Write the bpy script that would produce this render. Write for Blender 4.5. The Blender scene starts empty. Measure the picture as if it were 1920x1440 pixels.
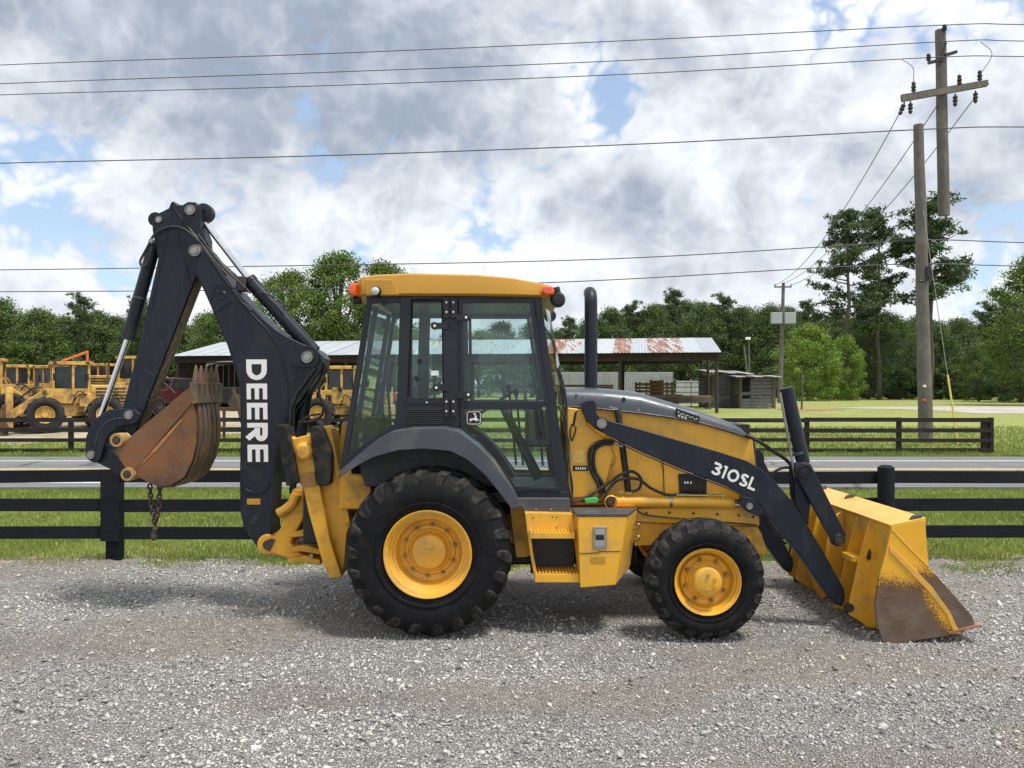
import bpy, bmesh, math, random
import numpy as np
from mathutils import Vector, Matrix, noise as mnoise

random.seed(7); RNG = np.random.default_rng(7)
C = bpy.context.scene.collection
SC = bpy.context.scene

# ------------------------------------------------------------------ camera
F, HZ, CAMZ = 1560.0, 735.0, 1.94        # focal length and horizon in photo pixels (1920 wide), eye height in m
cd = bpy.data.cameras.new('camera'); cam = bpy.data.objects.new('camera', cd); C.objects.link(cam)
cam.location = (0, 0, CAMZ); cam.rotation_euler = (math.radians(90), 0, 0)
cd.sensor_width = 36; cd.lens = 36 * F / 1920; cd.shift_y = (HZ - 720) / 1920
cd.clip_start = 0.1; cd.clip_end = 2000
SC.camera = cam

# ------------------------------------------------------------------ sky
SUN_EL, SUN_AZ = math.radians(68), math.radians(122)   # azimuth measured from +Y towards +X
wd = bpy.data.worlds.new('World'); SC.world = wd; wd.use_nodes = True
nt = wd.node_tree; N = nt.nodes; L = nt.links; N.clear()
def wn(t, **k):
    n = N.new(t)
    for a, b in k.items(): setattr(n, a, b)
    return n
def wmath(op, a, b=None, c=None, clamp=False):
    n = wn('ShaderNodeMath', operation=op, use_clamp=clamp)
    for i, q in enumerate((a, b, c)):
        if q is None: continue
        if isinstance(q, (int, float)): n.inputs[i].default_value = q
        else: L.new(q, n.inputs[i])
    return n.outputs[0]
def wvec(op, a, b):
    n = wn('ShaderNodeVectorMath', operation=op)
    for i, q in enumerate((a, b)):
        if isinstance(q, tuple): n.inputs[i].default_value = q
        else: L.new(q, n.inputs[i])
    return n.outputs['Value'] if op in ('DISTANCE', 'LENGTH', 'DOT_PRODUCT') else n.outputs['Vector']
def wmap(v, a, b, c=0.0, d=1.0):
    n = wn('ShaderNodeMapRange', interpolation_type='SMOOTHSTEP')
    L.new(v, n.inputs[0])
    for i, q in enumerate((a, b, c, d)): n.inputs[i + 1].default_value = q
    return n.outputs[0]
def wmix(f, a, b):
    n = wn('ShaderNodeMix', data_type='RGBA')
    if isinstance(f, (int, float)): n.inputs[0].default_value = f
    else: L.new(f, n.inputs[0])
    for i, q in ((6, a), (7, b)):
        if isinstance(q, tuple): n.inputs[i].default_value = (*q, 1)
        else: L.new(q, n.inputs[i])
    return n.outputs[2]
tc = wn('ShaderNodeTexCoord')
DIR = tc.outputs['Generated']
SKYV = wvec('MULTIPLY', DIR, (1.0, 1.0, 1.12))
def wnoise(vec, scale, detail, rough, lac=2.0, dist=0.0):
    n = wn('ShaderNodeTexNoise'); L.new(vec, n.inputs['Vector'])
    n.inputs['Scale'].default_value = scale; n.inputs['Detail'].default_value = detail
    n.inputs['Roughness'].default_value = rough; n.inputs['Lacunarity'].default_value = lac
    n.inputs['Distortion'].default_value = dist
    return n.outputs['Fac']
def blob(px, py, r, stretch=1.0):
    d = Vector(((px - 960) / F, 1, (HZ - py) / F)).normalized()
    q = wvec('MULTIPLY', wvec('SUBTRACT', DIR, tuple(d)), (1.0, 1.0, stretch))
    ln = wn('ShaderNodeVectorMath', operation='LENGTH'); L.new(q, ln.inputs[0])
    return wmap(ln.outputs['Value'], 0.0, r, 1.0, 0.0)
def puff(v, scale): return wmath('ABSOLUTE', wmath('SUBTRACT', wnoise(v, scale, 0, 0.5), 0.5))
WARP = wn('ShaderNodeTexNoise'); L.new(SKYV, WARP.inputs['Vector']); WARP.inputs['Scale'].default_value = 9.0; WARP.inputs['Detail'].default_value = 3
WV = wvec('MULTIPLY', wvec('SUBTRACT', WARP.outputs['Color'], (.5, .5, .5)), (.06, .06, .06))
def cloud_density(off):
    v = wvec('ADD', SKYV, off); w = wvec('ADD', v, WV)
    a = wnoise(v, 2.3, 2, 0.5)
    b = wnoise(v, 6.0, 6, 0.60)
    p = wmath('ADD', wmath('MULTIPLY_ADD', puff(w, 15), 0.55, puff(w, 7)), wmath('MULTIPLY_ADD', puff(w, 33), 0.36, wmath('MULTIPLY', puff(w, 70), 0.22)))
    return wmath('ADD', wmath('ADD', wmath('MULTIPLY', a, 0.55), wmath('MULTIPLY', b, 0.40)), wmath('MULTIPLY', p, 0.60))
OFF = (5.3, 0.9, 2.4); COV0 = 0.40
d0 = cloud_density(OFF)
d1 = cloud_density((OFF[0] + 0.020, OFF[1] - 0.01, OFF[2] + 0.040))
gap = None
for px, py, r, st, k in ((1690, 5, .20, 2.2, .12), (1120, 185, .11, 1.1, .20), (110, 370, .22, 2.0, .17),
                         (1480, 30, .20, 2.0, .06), (220, 560, .22, 2.4, .13), (1800, 560, .12, 1.8, .05)):
    t = wmath('MULTIPLY', blob(px, py, r, st), k)
    gap = t if gap is None else wmath('ADD', gap, t)
dens = wmath('SUBTRACT', d0, gap)
cover = wmap(dens, COV0 + .015, COV0 + 0.115)
lit = wmath('SUBTRACT', d0, d1)
belly = None
for px, py, r, st, k in ((560, 60, .42, 1.5, .50), (1150, 395, .15, 2.2, .70), (180, 150, .40, 1.3, .25), (860, 200, .20, 1.2, .30),
                         (680, 250, .26, 1.8, .25), (1880, 330, .18, 1.0, .40), (1380, 470, .20, 2.6, .30), (1480, 230, .14, 1.6, .22)):
    t = wmath('MULTIPLY', blob(px, py, r, st), k)
    belly = t if belly is None else wmath('ADD', belly, t)
gnoise = wnoise(wvec('ADD', SKYV, (7.7, 2.2, 5.0)), 3.2, 5, 0.5)
g = wmath('ADD', wmath('MULTIPLY', wmath('SUBTRACT', gnoise, 0.5), 1.1), belly)
thick = wmath('MULTIPLY', wmath('SUBTRACT', dens, COV0 + 0.14), 1.3)
g = wmath('ADD', g, thick)
g = wmath('SUBTRACT', wmath('ADD', g, 0.16), wmath('MULTIPLY', lit, 2.8))
g = wmap(g, -0.25, 1.30)
CLOUD_W, CLOUD_G = (0.82, 0.845, 0.875), (0.285, 0.335, 0.415)
ccol = wmix(g, CLOUD_W, CLOUD_G)
sky = wn('ShaderNodeTexSky', sky_type='NISHITA', sun_disc=False)
sky.sun_elevation = SUN_EL; sky.sun_rotation = SUN_AZ; sky.air_density = 1.0; sky.dust_density = 0.7; sky.ozone_density = 1.5
SKY_STRENGTH = 0.13
skyc = wvec('MULTIPLY', sky.outputs[0], (SKY_STRENGTH,) * 3)
allc = wmix(wmath('MULTIPLY', cover, 0.97), wmix(0.30, skyc, (0.60, 0.72, 0.88)), ccol)
wd.cycles.sampling_method = 'MANUAL'; wd.cycles.sample_map_resolution = 512
bg = wn('ShaderNodeBackground'); L.new(allc, bg.inputs[0]); bg.inputs[1].default_value = 1.0
wo = wn('ShaderNodeOutputWorld'); L.new(bg.outputs[0], wo.inputs[0])

# ------------------------------------------------------------------ sun behind thin cloud
sd = bpy.data.lights.new('sun', 'SUN'); so = bpy.data.objects.new('sun', sd); C.objects.link(so)
sd.energy = 3.1; sd.angle = math.radians(11); sd.color = (1.0, 0.955, 0.88)
sv = Vector((math.sin(SUN_AZ) * math.cos(SUN_EL), math.cos(SUN_AZ) * math.cos(SUN_EL), math.sin(SUN_EL)))
so.rotation_euler = sv.to_track_quat('Z', 'Y').to_euler()

SC.view_settings.view_transform = 'Standard'; SC.view_settings.look = 'None'
SC.view_settings.exposure = 0.36; SC.view_settings.gamma = 1.0
SC.render.engine = 'CYCLES'
SC.cycles.max_bounces = 6; SC.cycles.diffuse_bounces = 3; SC.cycles.glossy_bounces = 3; SC.cycles.transparent_max_bounces = 24

# ------------------------------------------------------------------ helpers
def W(px, py, Y): return Vector(((px - 960) / F * Y, Y, CAMZ - (py - HZ) / F * Y))
def XZ(pts, Y): return [((px - 960) / F * Y, CAMZ - (py - HZ) / F * Y) for px, py in pts]
def smooth(t): t = max(0.0, min(1.0, t)); return t * t * (3 - 2 * t)
def ground_z(Y): return 1.05 * smooth((Y - 25) / 19) + 0.0055 * max(0.0, min(70, Y - 44))

def origin_of(o):
    v = Vector((0, 0, 0))
    while o is not None: v += o.location; o = o.parent
    return v
def tag(o, label=None, cat=None, group=None, kind=None):
    if label: o['label'] = label
    if cat: o['category'] = cat
    if group: o['group'] = group
    if kind: o['kind'] = kind
    return o
def thing(name, label, cat, loc, group=None):
    o = bpy.data.objects.new(name, None); C.objects.link(o); o.location = loc; o.empty_display_size = .2
    return tag(o, label, cat, group)
def copy_tree(o, parent=None):
    c = o.copy(); C.objects.link(c); c.parent = parent
    for ch in list(o.children): copy_tree(ch, c)
    return c

class MB:
    def __init__(s): s.v = []; s.f = []; s.m = []
    def add(s, vs, fs, mi=0):
        o = len(s.v); s.v += [tuple(v) for v in vs]
        s.f += [tuple(i + o for i in f) for f in fs]; s.m += [mi] * len(fs); return s
    def box(s, x0, x1, y0, y1, z0, z1, mi=0):
        return s.add([(x0,y0,z0),(x1,y0,z0),(x1,y1,z0),(x0,y1,z0),(x0,y0,z1),(x1,y0,z1),(x1,y1,z1),(x0,y1,z1)],
              [(0,3,2,1),(4,5,6,7),(0,1,5,4),(1,2,6,5),(2,3,7,6),(3,0,4,7)], mi)
    def prism(s, pts, y0, y1, mi=0, side=None):
        n = len(pts)
        a = sum(pts[i][0]*pts[(i+1)%n][1]-pts[(i+1)%n][0]*pts[i][1] for i in range(n))
        if a < 0: pts = pts[::-1]
        vs = [(x,y0,z) for x,z in pts] + [(x,y1,z) for x,z in pts]
        s.add(vs, [tuple(range(n)), tuple(range(2*n-1, n-1, -1))], mi)
        o = len(s.v) - 2*n
        s.f += [(o+i, o+n+i, o+n+(i+1)%n, o+(i+1)%n) for i in range(n)]; s.m += [mi if side is None else side]*n
        return s
    def loft(s, rings, mi=0, close=False):
        n = len(rings[0]); vs = [p for r in rings for p in r]; fs = []
        for k in range(len(rings)-1):
            for i in range(n):
                j = (i+1) % n
                fs.append((k*n+i, k*n+j, (k+1)*n+j, (k+1)*n+i))
        if not close: fs += [tuple(range(n-1,-1,-1)), tuple(range((len(rings)-1)*n, len(rings)*n))]
        return s.add(vs, fs, mi)
    def cyl(s, a, b, r0, r1=None, n=16, mi=0):
        return s.tube([a, b], [r0, r0 if r1 is None else r1], n, mi)
    def tube(s, path, r, n=8, mi=0, caps=True):
        P = [Vector(p) for p in path]
        R = r if isinstance(r, (list, tuple)) else [r]*len(P)
        t0 = (P[1]-P[0]).normalized()
        u = t0.orthogonal().normalized(); rings = []; prev = t0
        for i, p in enumerate(P):
            t = (P[min(i+1,len(P)-1)] - P[max(i-1,0)]).normalized()
            q = prev.rotation_difference(t); u = (q @ u); u = (u - t*u.dot(t)).normalized(); prev = t
            w = t.cross(u)
            rings.append([p + (u*math.cos(2*math.pi*k/n) + w*math.sin(2*math.pi*k/n))*R[i] for k in range(n)])
        vs = [q for g in rings for q in g]; fs = []
        for k in range(len(P)-1):
            for i in range(n):
                j = (i+1)%n; fs.append((k*n+i, k*n+j, (k+1)*n+j, (k+1)*n+i))
        if caps: fs += [tuple(range(n-1,-1,-1)), tuple(range((len(P)-1)*n, len(P)*n))]
        return s.add(vs, fs, mi)
    def lathe(s, prof, c, n=48, mi=0):       # profile (radius, y offset) about an axis along +Y through c
        c = Vector(c); rings = []
        for r, y in prof:
            rings.append([(c.x + r*math.cos(2*math.pi*k/n), c.y+y, c.z + r*math.sin(2*math.pi*k/n)) for k in range(n)])
        vs = [q for g in rings for q in g]; fs = []
        for k in range(len(prof)-1):
            for i in range(n):
                j = (i+1)%n; fs.append((k*n+i, k*n+j, (k+1)*n+j, (k+1)*n+i))
        return s.add(vs, fs, mi)
    def bar(s, a, b, w, h, up=(0,0,1), mi=0):
        a = Vector(a); b = Vector(b); t = (b-a).normalized(); up = Vector(up)
        sd = t.cross(up).normalized(); u = sd.cross(t)
        vs = []
        for p in (a, b):
            for i, j in ((-1,-1),(1,-1),(1,1),(-1,1)): vs.append(p + sd*(i*w/2) + u*(j*h/2))
        return s.add(vs, [(0,1,2,3),(7,6,5,4),(0,4,5,1),(1,5,6,2),(2,6,7,3),(3,7,4,0)], mi)
    def build(s, name, mats, parent=None, bevel=0.0, ang=35, smooth=True, segs=2, mirror=None, recalc=True):
        org = origin_of(parent) if parent else Vector((0,0,0))
        vs = s.v if mirror is None else [(x, 2*mirror-y, z) for x,y,z in s.v]
        me = bpy.data.meshes.new(name)
        me.from_pydata([(x-org.x, y-org.y, z-org.z) for x,y,z in vs], [], s.f)
        if not isinstance(mats, (list, tuple)): mats = [mats]
        for m in mats: me.materials.append(m)
        if len(mats) > 1: me.polygons.foreach_set('material_index', s.m)
        if recalc:
            bm = bmesh.new(); bm.from_mesh(me); bmesh.ops.recalc_face_normals(bm, faces=bm.faces); bm.to_mesh(me); bm.free()
        if smooth:
            me.polygons.foreach_set('use_smooth', [True]*len(me.polygons)); me.set_sharp_from_angle(angle=math.radians(ang))
        o = bpy.data.objects.new(name, me); C.objects.link(o)
        if parent: o.parent = parent
        if bevel:
            b = o.modifiers.new('bevel', 'BEVEL'); b.width = bevel; b.segments = segs; b.limit_method = 'ANGLE'
            b.angle_limit = math.radians(40); b.harden_normals = True; b.use_clamp_overlap = True
        return o
    def both(s, name, mats, parent, **k):
        a = s.build(name, mats, parent, **k); b = s.build(name, mats, parent, mirror=YC, **k); return a, b

def spline(pts, n=8):
    P = [Vector(p) for p in pts]; out = []
    P = [P[0]*2-P[1]] + P + [P[-1]*2-P[-2]]
    for i in range(1, len(P)-2):
        for k in range(n):
            t = k/n; a, b, c, d = P[i-1], P[i], P[i+1], P[i+2]
            out.append(0.5*((2*b) + (c-a)*t + (2*a-5*b+4*c-d)*t*t + (3*b-a-3*c+d)*t**3))
    out.append(P[-2]); return out

def np_mesh(name, v, f, mat, colors=None, parent=None, smooth=False):
    me = bpy.data.meshes.new(name); nv, nf, k = len(v), len(f), f.shape[1]
    me.vertices.add(nv); me.vertices.foreach_set('co', np.ascontiguousarray(v, np.float32).ravel())
    me.loops.add(nf*k); me.loops.foreach_set('vertex_index', np.ascontiguousarray(f, np.int32).ravel())
    me.polygons.add(nf); me.polygons.foreach_set('loop_start', np.arange(0, nf*k, k, dtype=np.int32))
    me.polygons.foreach_set('loop_total', np.full(nf, k, np.int32))
    me.materials.append(mat)
    if colors is not None:
        at = me.attributes.new('col', 'FLOAT_COLOR', 'POINT')
        at.data.foreach_set('color', np.concatenate([colors, np.ones((nv,1))],1).astype(np.float32).ravel())
    me.update(calc_edges=True); me.validate()
    if smooth: me.polygons.foreach_set('use_smooth', [True]*nf)
    o = bpy.data.objects.new(name, me); C.objects.link(o)
    if parent: o.parent = parent
    return o

# ------------------------------------------------------------------ materials
class NT:
    def __init__(s, name):
        s.m = bpy.data.materials.new(name); s.m.use_nodes = True; s.t = s.m.node_tree; s.t.nodes.clear()
        s.out = s.t.nodes.new('ShaderNodeOutputMaterial'); s.b = s.t.nodes.new('ShaderNodeBsdfPrincipled')
        s.t.links.new(s.b.outputs[0], s.out.inputs[0]); s.tc = s.t.nodes.new('ShaderNodeTexCoord')
    def n(s, t, **k):
        n = s.t.nodes.new(t)
        for a, b in k.items(): setattr(n, a, b)
        return n
    def put(s, sock, q):
        if isinstance(q, (int, float)): sock.default_value = q
        elif isinstance(q, tuple): sock.default_value = (*q, 1) if (len(q) == 3 and sock.type == 'RGBA') else q
        else: s.t.links.new(q, sock)
    def vec(s, scale=(1,1,1), src='Object', rot=(0,0,0)):
        mp = s.n('ShaderNodeMapping'); s.t.links.new(s.tc.outputs[src], mp.inputs[0])
        mp.inputs['Scale'].default_value = scale; mp.inputs['Rotation'].default_value = rot
        return mp.outputs[0]
    def noise(s, scale, detail=4, rough=.55, v=None, dist=0):
        n = s.n('ShaderNodeTexNoise'); s.put(n.inputs['Vector'], v if v is not None else s.tc.outputs['Object'])
        n.inputs['Scale'].default_value = scale; n.inputs['Detail'].default_value = detail
        n.inputs['Roughness'].default_value = rough; n.inputs['Distortion'].default_value = dist
        return n.outputs['Fac']
    def voro(s, scale, feat='F1', v=None, out='Distance', rand=1.0):
        n = s.n('ShaderNodeTexVoronoi', feature=feat); s.put(n.inputs['Vector'], v if v is not None else s.tc.outputs['Object'])
        n.inputs['Scale'].default_value = scale; n.inputs['Randomness'].default_value = rand
        return n.outputs[out]
    def map(s, v, a, b, c=0., d=1.):
        n = s.n('ShaderNodeMapRange'); s.put(n.inputs[0], v)
        for i, q in enumerate((a,b,c,d)): n.inputs[i+1].default_value = q
        return n.outputs[0]
    def math(s, op, a, b=0., clamp=False):
        n = s.n('ShaderNodeMath', operation=op, use_clamp=clamp); s.put(n.inputs[0], a); s.put(n.inputs[1], b); return n.outputs[0]
    def mix(s, f, a, b, mode='MIX'):
        n = s.n('ShaderNodeMix', data_type='RGBA', blend_type=mode); s.put(n.inputs[0], f); s.put(n.inputs[6], a); s.put(n.inputs[7], b); return n.outputs[2]
    def bump(s, h, strength=.3, dist=.01):
        n = s.n('ShaderNodeBump'); n.inputs['Strength'].default_value = strength; n.inputs['Distance'].default_value = dist
        s.put(n.inputs['Height'], h); s.t.links.new(n.outputs[0], s.b.inputs['Normal']); return n
    def sep(s, src='Object'):
        n = s.n('ShaderNodeSeparateXYZ'); s.t.links.new(s.tc.outputs[src], n.inputs[0]); return n.outputs
    def set(s, **k):
        for a, b in k.items():
            s.put(s.b.inputs[{'col':'Base Color','rough':'Roughness','metal':'Metallic','coat':'Coat Weight','spec':'Specular IOR Level'}.get(a, a)], b)
        return s
def dim(c, k): return tuple(min(1, x*k) for x in c)
def mat(name, col, rough=.5, metal=0., var=.15, scale=3., dirt=None, bump=0., bscale=40., coat=0., spec=.5, rvar=.12, chips=None):
    q = NT(name); nz = q.noise(scale, 5)
    c = q.mix(q.map(nz, .3, .7), dim(col, 1-var), dim(col, 1+var))
    r = q.map(q.noise(scale*4, 4), .3, .7, max(.03, rough-rvar), min(1, rough+rvar))
    if chips:
        ch_ = q.math('MULTIPLY', q.map(q.noise(55, 3, .6), .69, .72), q.map(q.noise(2.2, 3), .50, .62)); c = q.mix(ch_, c, chips)
        stk = q.map(q.noise(7, 6, .6, q.vec((4,4,.35))), .52, .74, 0, .26 if col[0] > .3 else .05); c = q.mix(stk, c, DUST)
    if dirt:
        dc, amt, ds = dirt
        msk = q.map(q.noise(ds, 8, .65), .62-amt*.4, .80-amt*.3)
        c = q.mix(msk, c, dc); r = q.mix(msk, r, (.9,.9,.9))
    q.set(col=c, rough=r, metal=metal, coat=coat, spec=spec)
    if coat: q.b.inputs['Coat Roughness'].default_value = .18
    if bump: q.bump(q.noise(bscale, 6, .6), bump, .004)
    return q.m

DUST = (.30, .25, .185)
YEL = (.82, .425, .030); NAV = (.0150, .0200, .0295)
m_yel = mat('yellow_paint', YEL, .36, var=.06, scale=2, dirt=((.46,.29,.09), .32, 3.2), coat=.3, bump=.03, bscale=14, chips=(.17,.10,.04))
m_yel2 = mat('yellow_paint_grubby', (.78,.40,.030), .45, var=.08, scale=3, dirt=((.30,.18,.06), .34, 4.), bump=.08, bscale=20, chips=(.10,.07,.05))
m_roof = mat('ochre_roof_plastic', (.50,.255,.022), .45, var=.05, scale=1.5, coat=.15)
m_nav = mat('charcoal_blue_paint', NAV, .38, var=.12, scale=2, dirt=((.038,.038,.038), .12, 3.0), coat=.05, spec=.24, bump=.02, bscale=10, chips=(.075,.072,.07))
m_fen = mat('fender_grey', (.060,.066,.080), .42, var=.10, scale=2.5, dirt=((.15,.14,.13), .22, 3.), bump=.05, bscale=90)
m_hood = mat('hood_grey_paint', (.062,.072,.090), .36, var=.06, scale=2, dirt=((.12,.117,.11), .14, 2.), coat=.12)
m_frm = mat('cab_frame_grey', (.018,.022,.030), .42, var=.08, scale=3, spec=.35)
m_blk = mat('black_plastic', (.012,.013,.015), .45, var=.2, scale=6)
m_seal = mat('rubber_seal', (.006,.0065,.0075), .7, var=.2, spec=.15)
m_hose = mat('rubber_hose', (.012,.012,.013), .5, var=.3, scale=12, dirt=((.08,.07,.06), .25, 8))
m_chr = mat('chromed_rod', (.72,.73,.75), .14, metal=1., var=.04, rvar=.05)
m_stl = mat('worn_steel_pin', (.36,.35,.33), .42, metal=.85, var=.25, scale=14)
m_dstl = mat('dark_steel', (.07,.066,.062), .5, metal=.5, var=.3, scale=9, dirt=((.12,.08,.05), .4, 6))
m_pad = mat('rubber_stabilizer_pad', (.014,.0138,.0135), .75, spec=.25, var=.4, scale=7, dirt=((.070,.060,.045), .35, 6), bump=.3, bscale=25)
m_orl = mat('orange_lens', (.80,.10,.012), .15, var=.1, coat=.6)
m_lens = mat('clear_lens', (.55,.57,.58), .12, var=.1, coat=.6)
m_wht = mat('white_decal', (.82,.82,.81), .35, var=.02)
m_bdec = mat('black_decal', (.008,.008,.009), .3, var=.1)
m_brl = mat('amber_label', (.50,.26,.02), .5, var=.1)
m_grn = mat('green_cap', (.05,.42,.10), .35, var=.15)
m_brs = mat('brass_fitting', (.50,.40,.22), .35, metal=.9, var=.2)
m_int = mat('cab_interior', (.050,.053,.056), .6, var=.25, scale=6)
m_seat = mat('seat_fabric', (.085,.083,.080), .85, var=.3, scale=30)

def m_tyre_():
    q = NT('tyre_rubber'); nz = q.noise(9, 6, .6)
    c = q.mix(q.map(nz, .45, .75), (.0075,.0080,.0092), (.018,.0178,.0175))
    gm = q.n('ShaderNodeNewGeometry'); pt = q.map(gm.outputs['Pointiness'], .52, .60)
    c = q.mix(q.math('MULTIPLY', pt, q.map(q.noise(22, 5), .35, .6)), c, (.11,.105,.098))
    q.set(col=c, rough=q.map(q.noise(30, 3), .3, .7, .6, .85), spec=.2); q.bump(q.noise(60, 5, .6), .25, .004); return q.m
m_tyre = m_tyre_()
m_tread = mat('dusty_tread_rubber', (.015,.0148,.0145), .8, spec=.2, var=.45, scale=9, dirt=((.070,.065,.058), .42, 12), bump=.2, bscale=50)

def m_rust_():
    q = NT('rusty_bucket_steel'); v = q.vec((1,1,1))
    a = q.noise(2.6, 7, .6, v); b = q.noise(14, 8, .7, v)
    c = q.mix(q.map(a, .35, .62), (.105,.058,.034), (.25,.105,.035))
    c = q.mix(q.map(b, .48, .75), c, (.17,.125,.10)); c = q.mix(q.map(q.noise(38, 4), .66, .76), c, (.30,.27,.24))
    sc = q.noise(9, 5, .6, q.vec((1, 14, 1.5), rot=(0, .7, 0))); c = q.mix(q.map(sc, .60, .72, 0, .6), c, (.07,.042,.028))
    q.set(col=c, rough=q.map(b, .3, .7, .45, .75), metal=.25); q.bump(b, .25, .004); return q.m
m_rust = m_rust_()
def m_rib_():
    q = NT('worn_bucket_rib_steel'); b = q.noise(10, 8, .65, q.vec((3,1,1)))
    c = q.mix(q.map(b, .35, .65), (.19,.135,.095), (.11,.072,.045)); c = q.mix(q.map(q.noise(5, 5), .55, .7), c, (.28,.14,.05))
    q.set(col=c, rough=.6, metal=.3); q.bump(b, .3, .004); return q.m
m_rib = m_rib_()
def m_under_():
    q = NT('scraped_underside'); b = q.noise(6, 8, .7, q.vec((2,2,1)))
    c = q.mix(q.map(b, .35, .62), (.06,.052,.042), (.26,.19,.115)); c = q.mix(q.map(q.noise(26, 5), .58, .70), c, (.42,.33,.22))
    q.set(col=c, rough=.75); q.bump(b, .3, .004); return q.m
m_under = m_under_()
def m_worn_():          # bucket side plate: paint scoured off by digging below a ragged line
    q = NT('scoured_bucket_paint'); x, y, z = q.sep()
    nz = q.noise(3.0, 4, .5); fine = q.noise(85, 6, .8, q.vec((1,1,.7)))
    lim = q.math('SUBTRACT', .485, q.math('MULTIPLY', q.math('SUBTRACT', x, 2.83), .16))
    lim = q.math('SUBTRACT', lim, q.math('MULTIPLY', q.math('MAXIMUM', q.math('SUBTRACT', x, 3.17), 0.), 1.35))
    out = q.map(q.math('SUBTRACT', x, q.math('ADD', 3.225, q.math('MULTIPLY', q.math('SUBTRACT', .431, z), .73))), 0., .01)
    lim = q.math('ADD', q.math('MULTIPLY', lim, q.math('SUBTRACT', 1., out)), q.math('MULTIPLY', out, .57))
    h = q.math('ADD', q.math('SUBTRACT', z, lim), q.math('MULTIPLY', q.math('SUBTRACT', nz, .5), .22))
    h = q.math('ADD', h, q.math('ADD', q.math('MULTIPLY', q.math('SUBTRACT', fine, .5), .75), .5))
    bare = q.map(h, .47, .53, 1., 0.)
    spots = q.math('MULTIPLY', q.map(q.noise(34, 7, .7, q.vec((1,1,.5))), .64, .68), q.map(z, .45, .95, 1., .1))
    bare = q.math('MAXIMUM', bare, spots)
    st = q.mix(q.map(q.noise(6, 6, .6), .35, .65), (.135,.088,.060), (.19,.140,.105))
    scr = q.noise(10, 6, .65, q.vec((1,1,9), rot=(0,.5,0))); st = q.mix(q.map(scr, .55, .70, 0, .7), st, (.24,.20,.165))
    st = q.mix(q.map(h, .34, .50), st, (.17,.075,.028))
    ye = q.mix(q.map(q.noise(3,5), .3,.7), dim(YEL,.92), YEL)
    q.set(col=q.mix(bare, ye, st), rough=q.mix(bare, (.36,)*3, (.58,)*3), metal=q.map(bare, 0, 1, 0, .35)); q.bump(fine, .12, .003); return q.m
m_worn = m_worn_()

def m_glass_():
    q = NT('tinted_glass'); t = q.t
    tr = q.n('ShaderNodeBsdfTransparent'); tr.inputs[0].default_value = (.885,.945,.938,1)
    gl = q.n('ShaderNodeBsdfGlossy'); gl.inputs['Roughness'].default_value = .02; gl.inputs[0].default_value = (.85,.95,.95,1)
    fr = q.n('ShaderNodeFresnel'); fr.inputs[0].default_value = 1.52
    mx = q.n('ShaderNodeMixShader'); t.links.new(q.math('MULTIPLY', fr.outputs[0], .75), mx.inputs[0])
    t.links.new(tr.outputs[0], mx.inputs[1]); t.links.new(gl.outputs[0], mx.inputs[2])
    df = q.n('ShaderNodeBsdfDiffuse'); df.inputs[0].default_value = (.25,.30,.29,1)
    m2 = q.n('ShaderNodeMixShader'); t.links.new(q.map(q.noise(2.5,5), .35,.75, .01,.05), m2.inputs[0])
    t.links.new(mx.outputs[0], m2.inputs[1]); t.links.new(df.outputs[0], m2.inputs[2])
    t.links.new(m2.outputs[0], q.out.inputs[0]); t.nodes.remove(q.b); return q.m
m_glass = m_glass_()

def m_attr(name, rough, trans=0., spec=.3, bump=0, bscale=40, var=.15, vs=8):
    q = NT(name); a = q.n('ShaderNodeAttribute', attribute_name='col'); k = q.map(q.noise(vs, 4), .3, .7, 1-var, 1+var)
    c = q.mix(1.0, a.outputs['Color'], k, 'MULTIPLY'); q.set(col=c, rough=rough, spec=spec)
    if bump: q.bump(q.noise(bscale, 5), bump, .004)
    if trans:
        tl = q.n('ShaderNodeBsdfTranslucent'); q.put(tl.inputs[0], c); mx = q.n('ShaderNodeMixShader'); mx.inputs[0].default_value = trans
        q.t.links.new(q.b.outputs[0], mx.inputs[1]); q.t.links.new(tl.outputs[0], mx.inputs[2]); q.t.links.new(mx.outputs[0], q.out.inputs[0])
    return q.m
m_stone = m_attr('gravel_stone', .85, bump=.3, bscale=120, vs=60)
m_leaf = m_attr('foliage', .6, trans=.22, spec=.25, var=.2, vs=.35)
m_grassb = m_attr('grass_blade', .6, trans=.3, spec=.2, var=.2, vs=.8)

def m_bark_():
    q = NT('bark'); b = q.noise(7, 8, .65, q.vec((3,3,.5)))
    q.set(col=q.mix(q.map(b, .35,.65), (.055,.044,.036), (.16,.135,.11)), rough=.9); q.bump(b, .6, .05); return q.m
m_bark = m_bark_()
def m_wood_(name, a, b, sc=(.6,10,10)):
    q = NT(name); g = q.noise(5, 8, .65, q.vec(sc), .4); p = q.noise(1.1, 4)
    c = q.mix(q.map(g, .3,.7), a, b); c = q.mix(q.map(p, .5,.75, 0, .5), c, dim(b, 1.5))
    q.set(col=c, rough=.8, spec=.25); q.bump(g, .35, .006); return q.m
m_fence = m_wood_('black_fence_paint', (.0045,.0055,.0085), (.0150,.0170,.0215))
m_fence2 = m_wood_('weathered_black_fence', (.012,.011,.010), (.040,.036,.031))
m_pole = m_wood_('weathered_pole_wood', (.085,.075,.064), (.20,.185,.165), (9,9,.5))
m_plank = m_wood_('grey_barn_plank', (.075,.076,.080), (.20,.205,.215), (.7,6,7))
m_post = m_wood_('barn_post_wood', (.06,.052,.044), (.15,.135,.115), (8,8,.6))
m_brown = m_wood_('sawn_timber', (.12,.075,.042), (.30,.20,.11))

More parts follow.
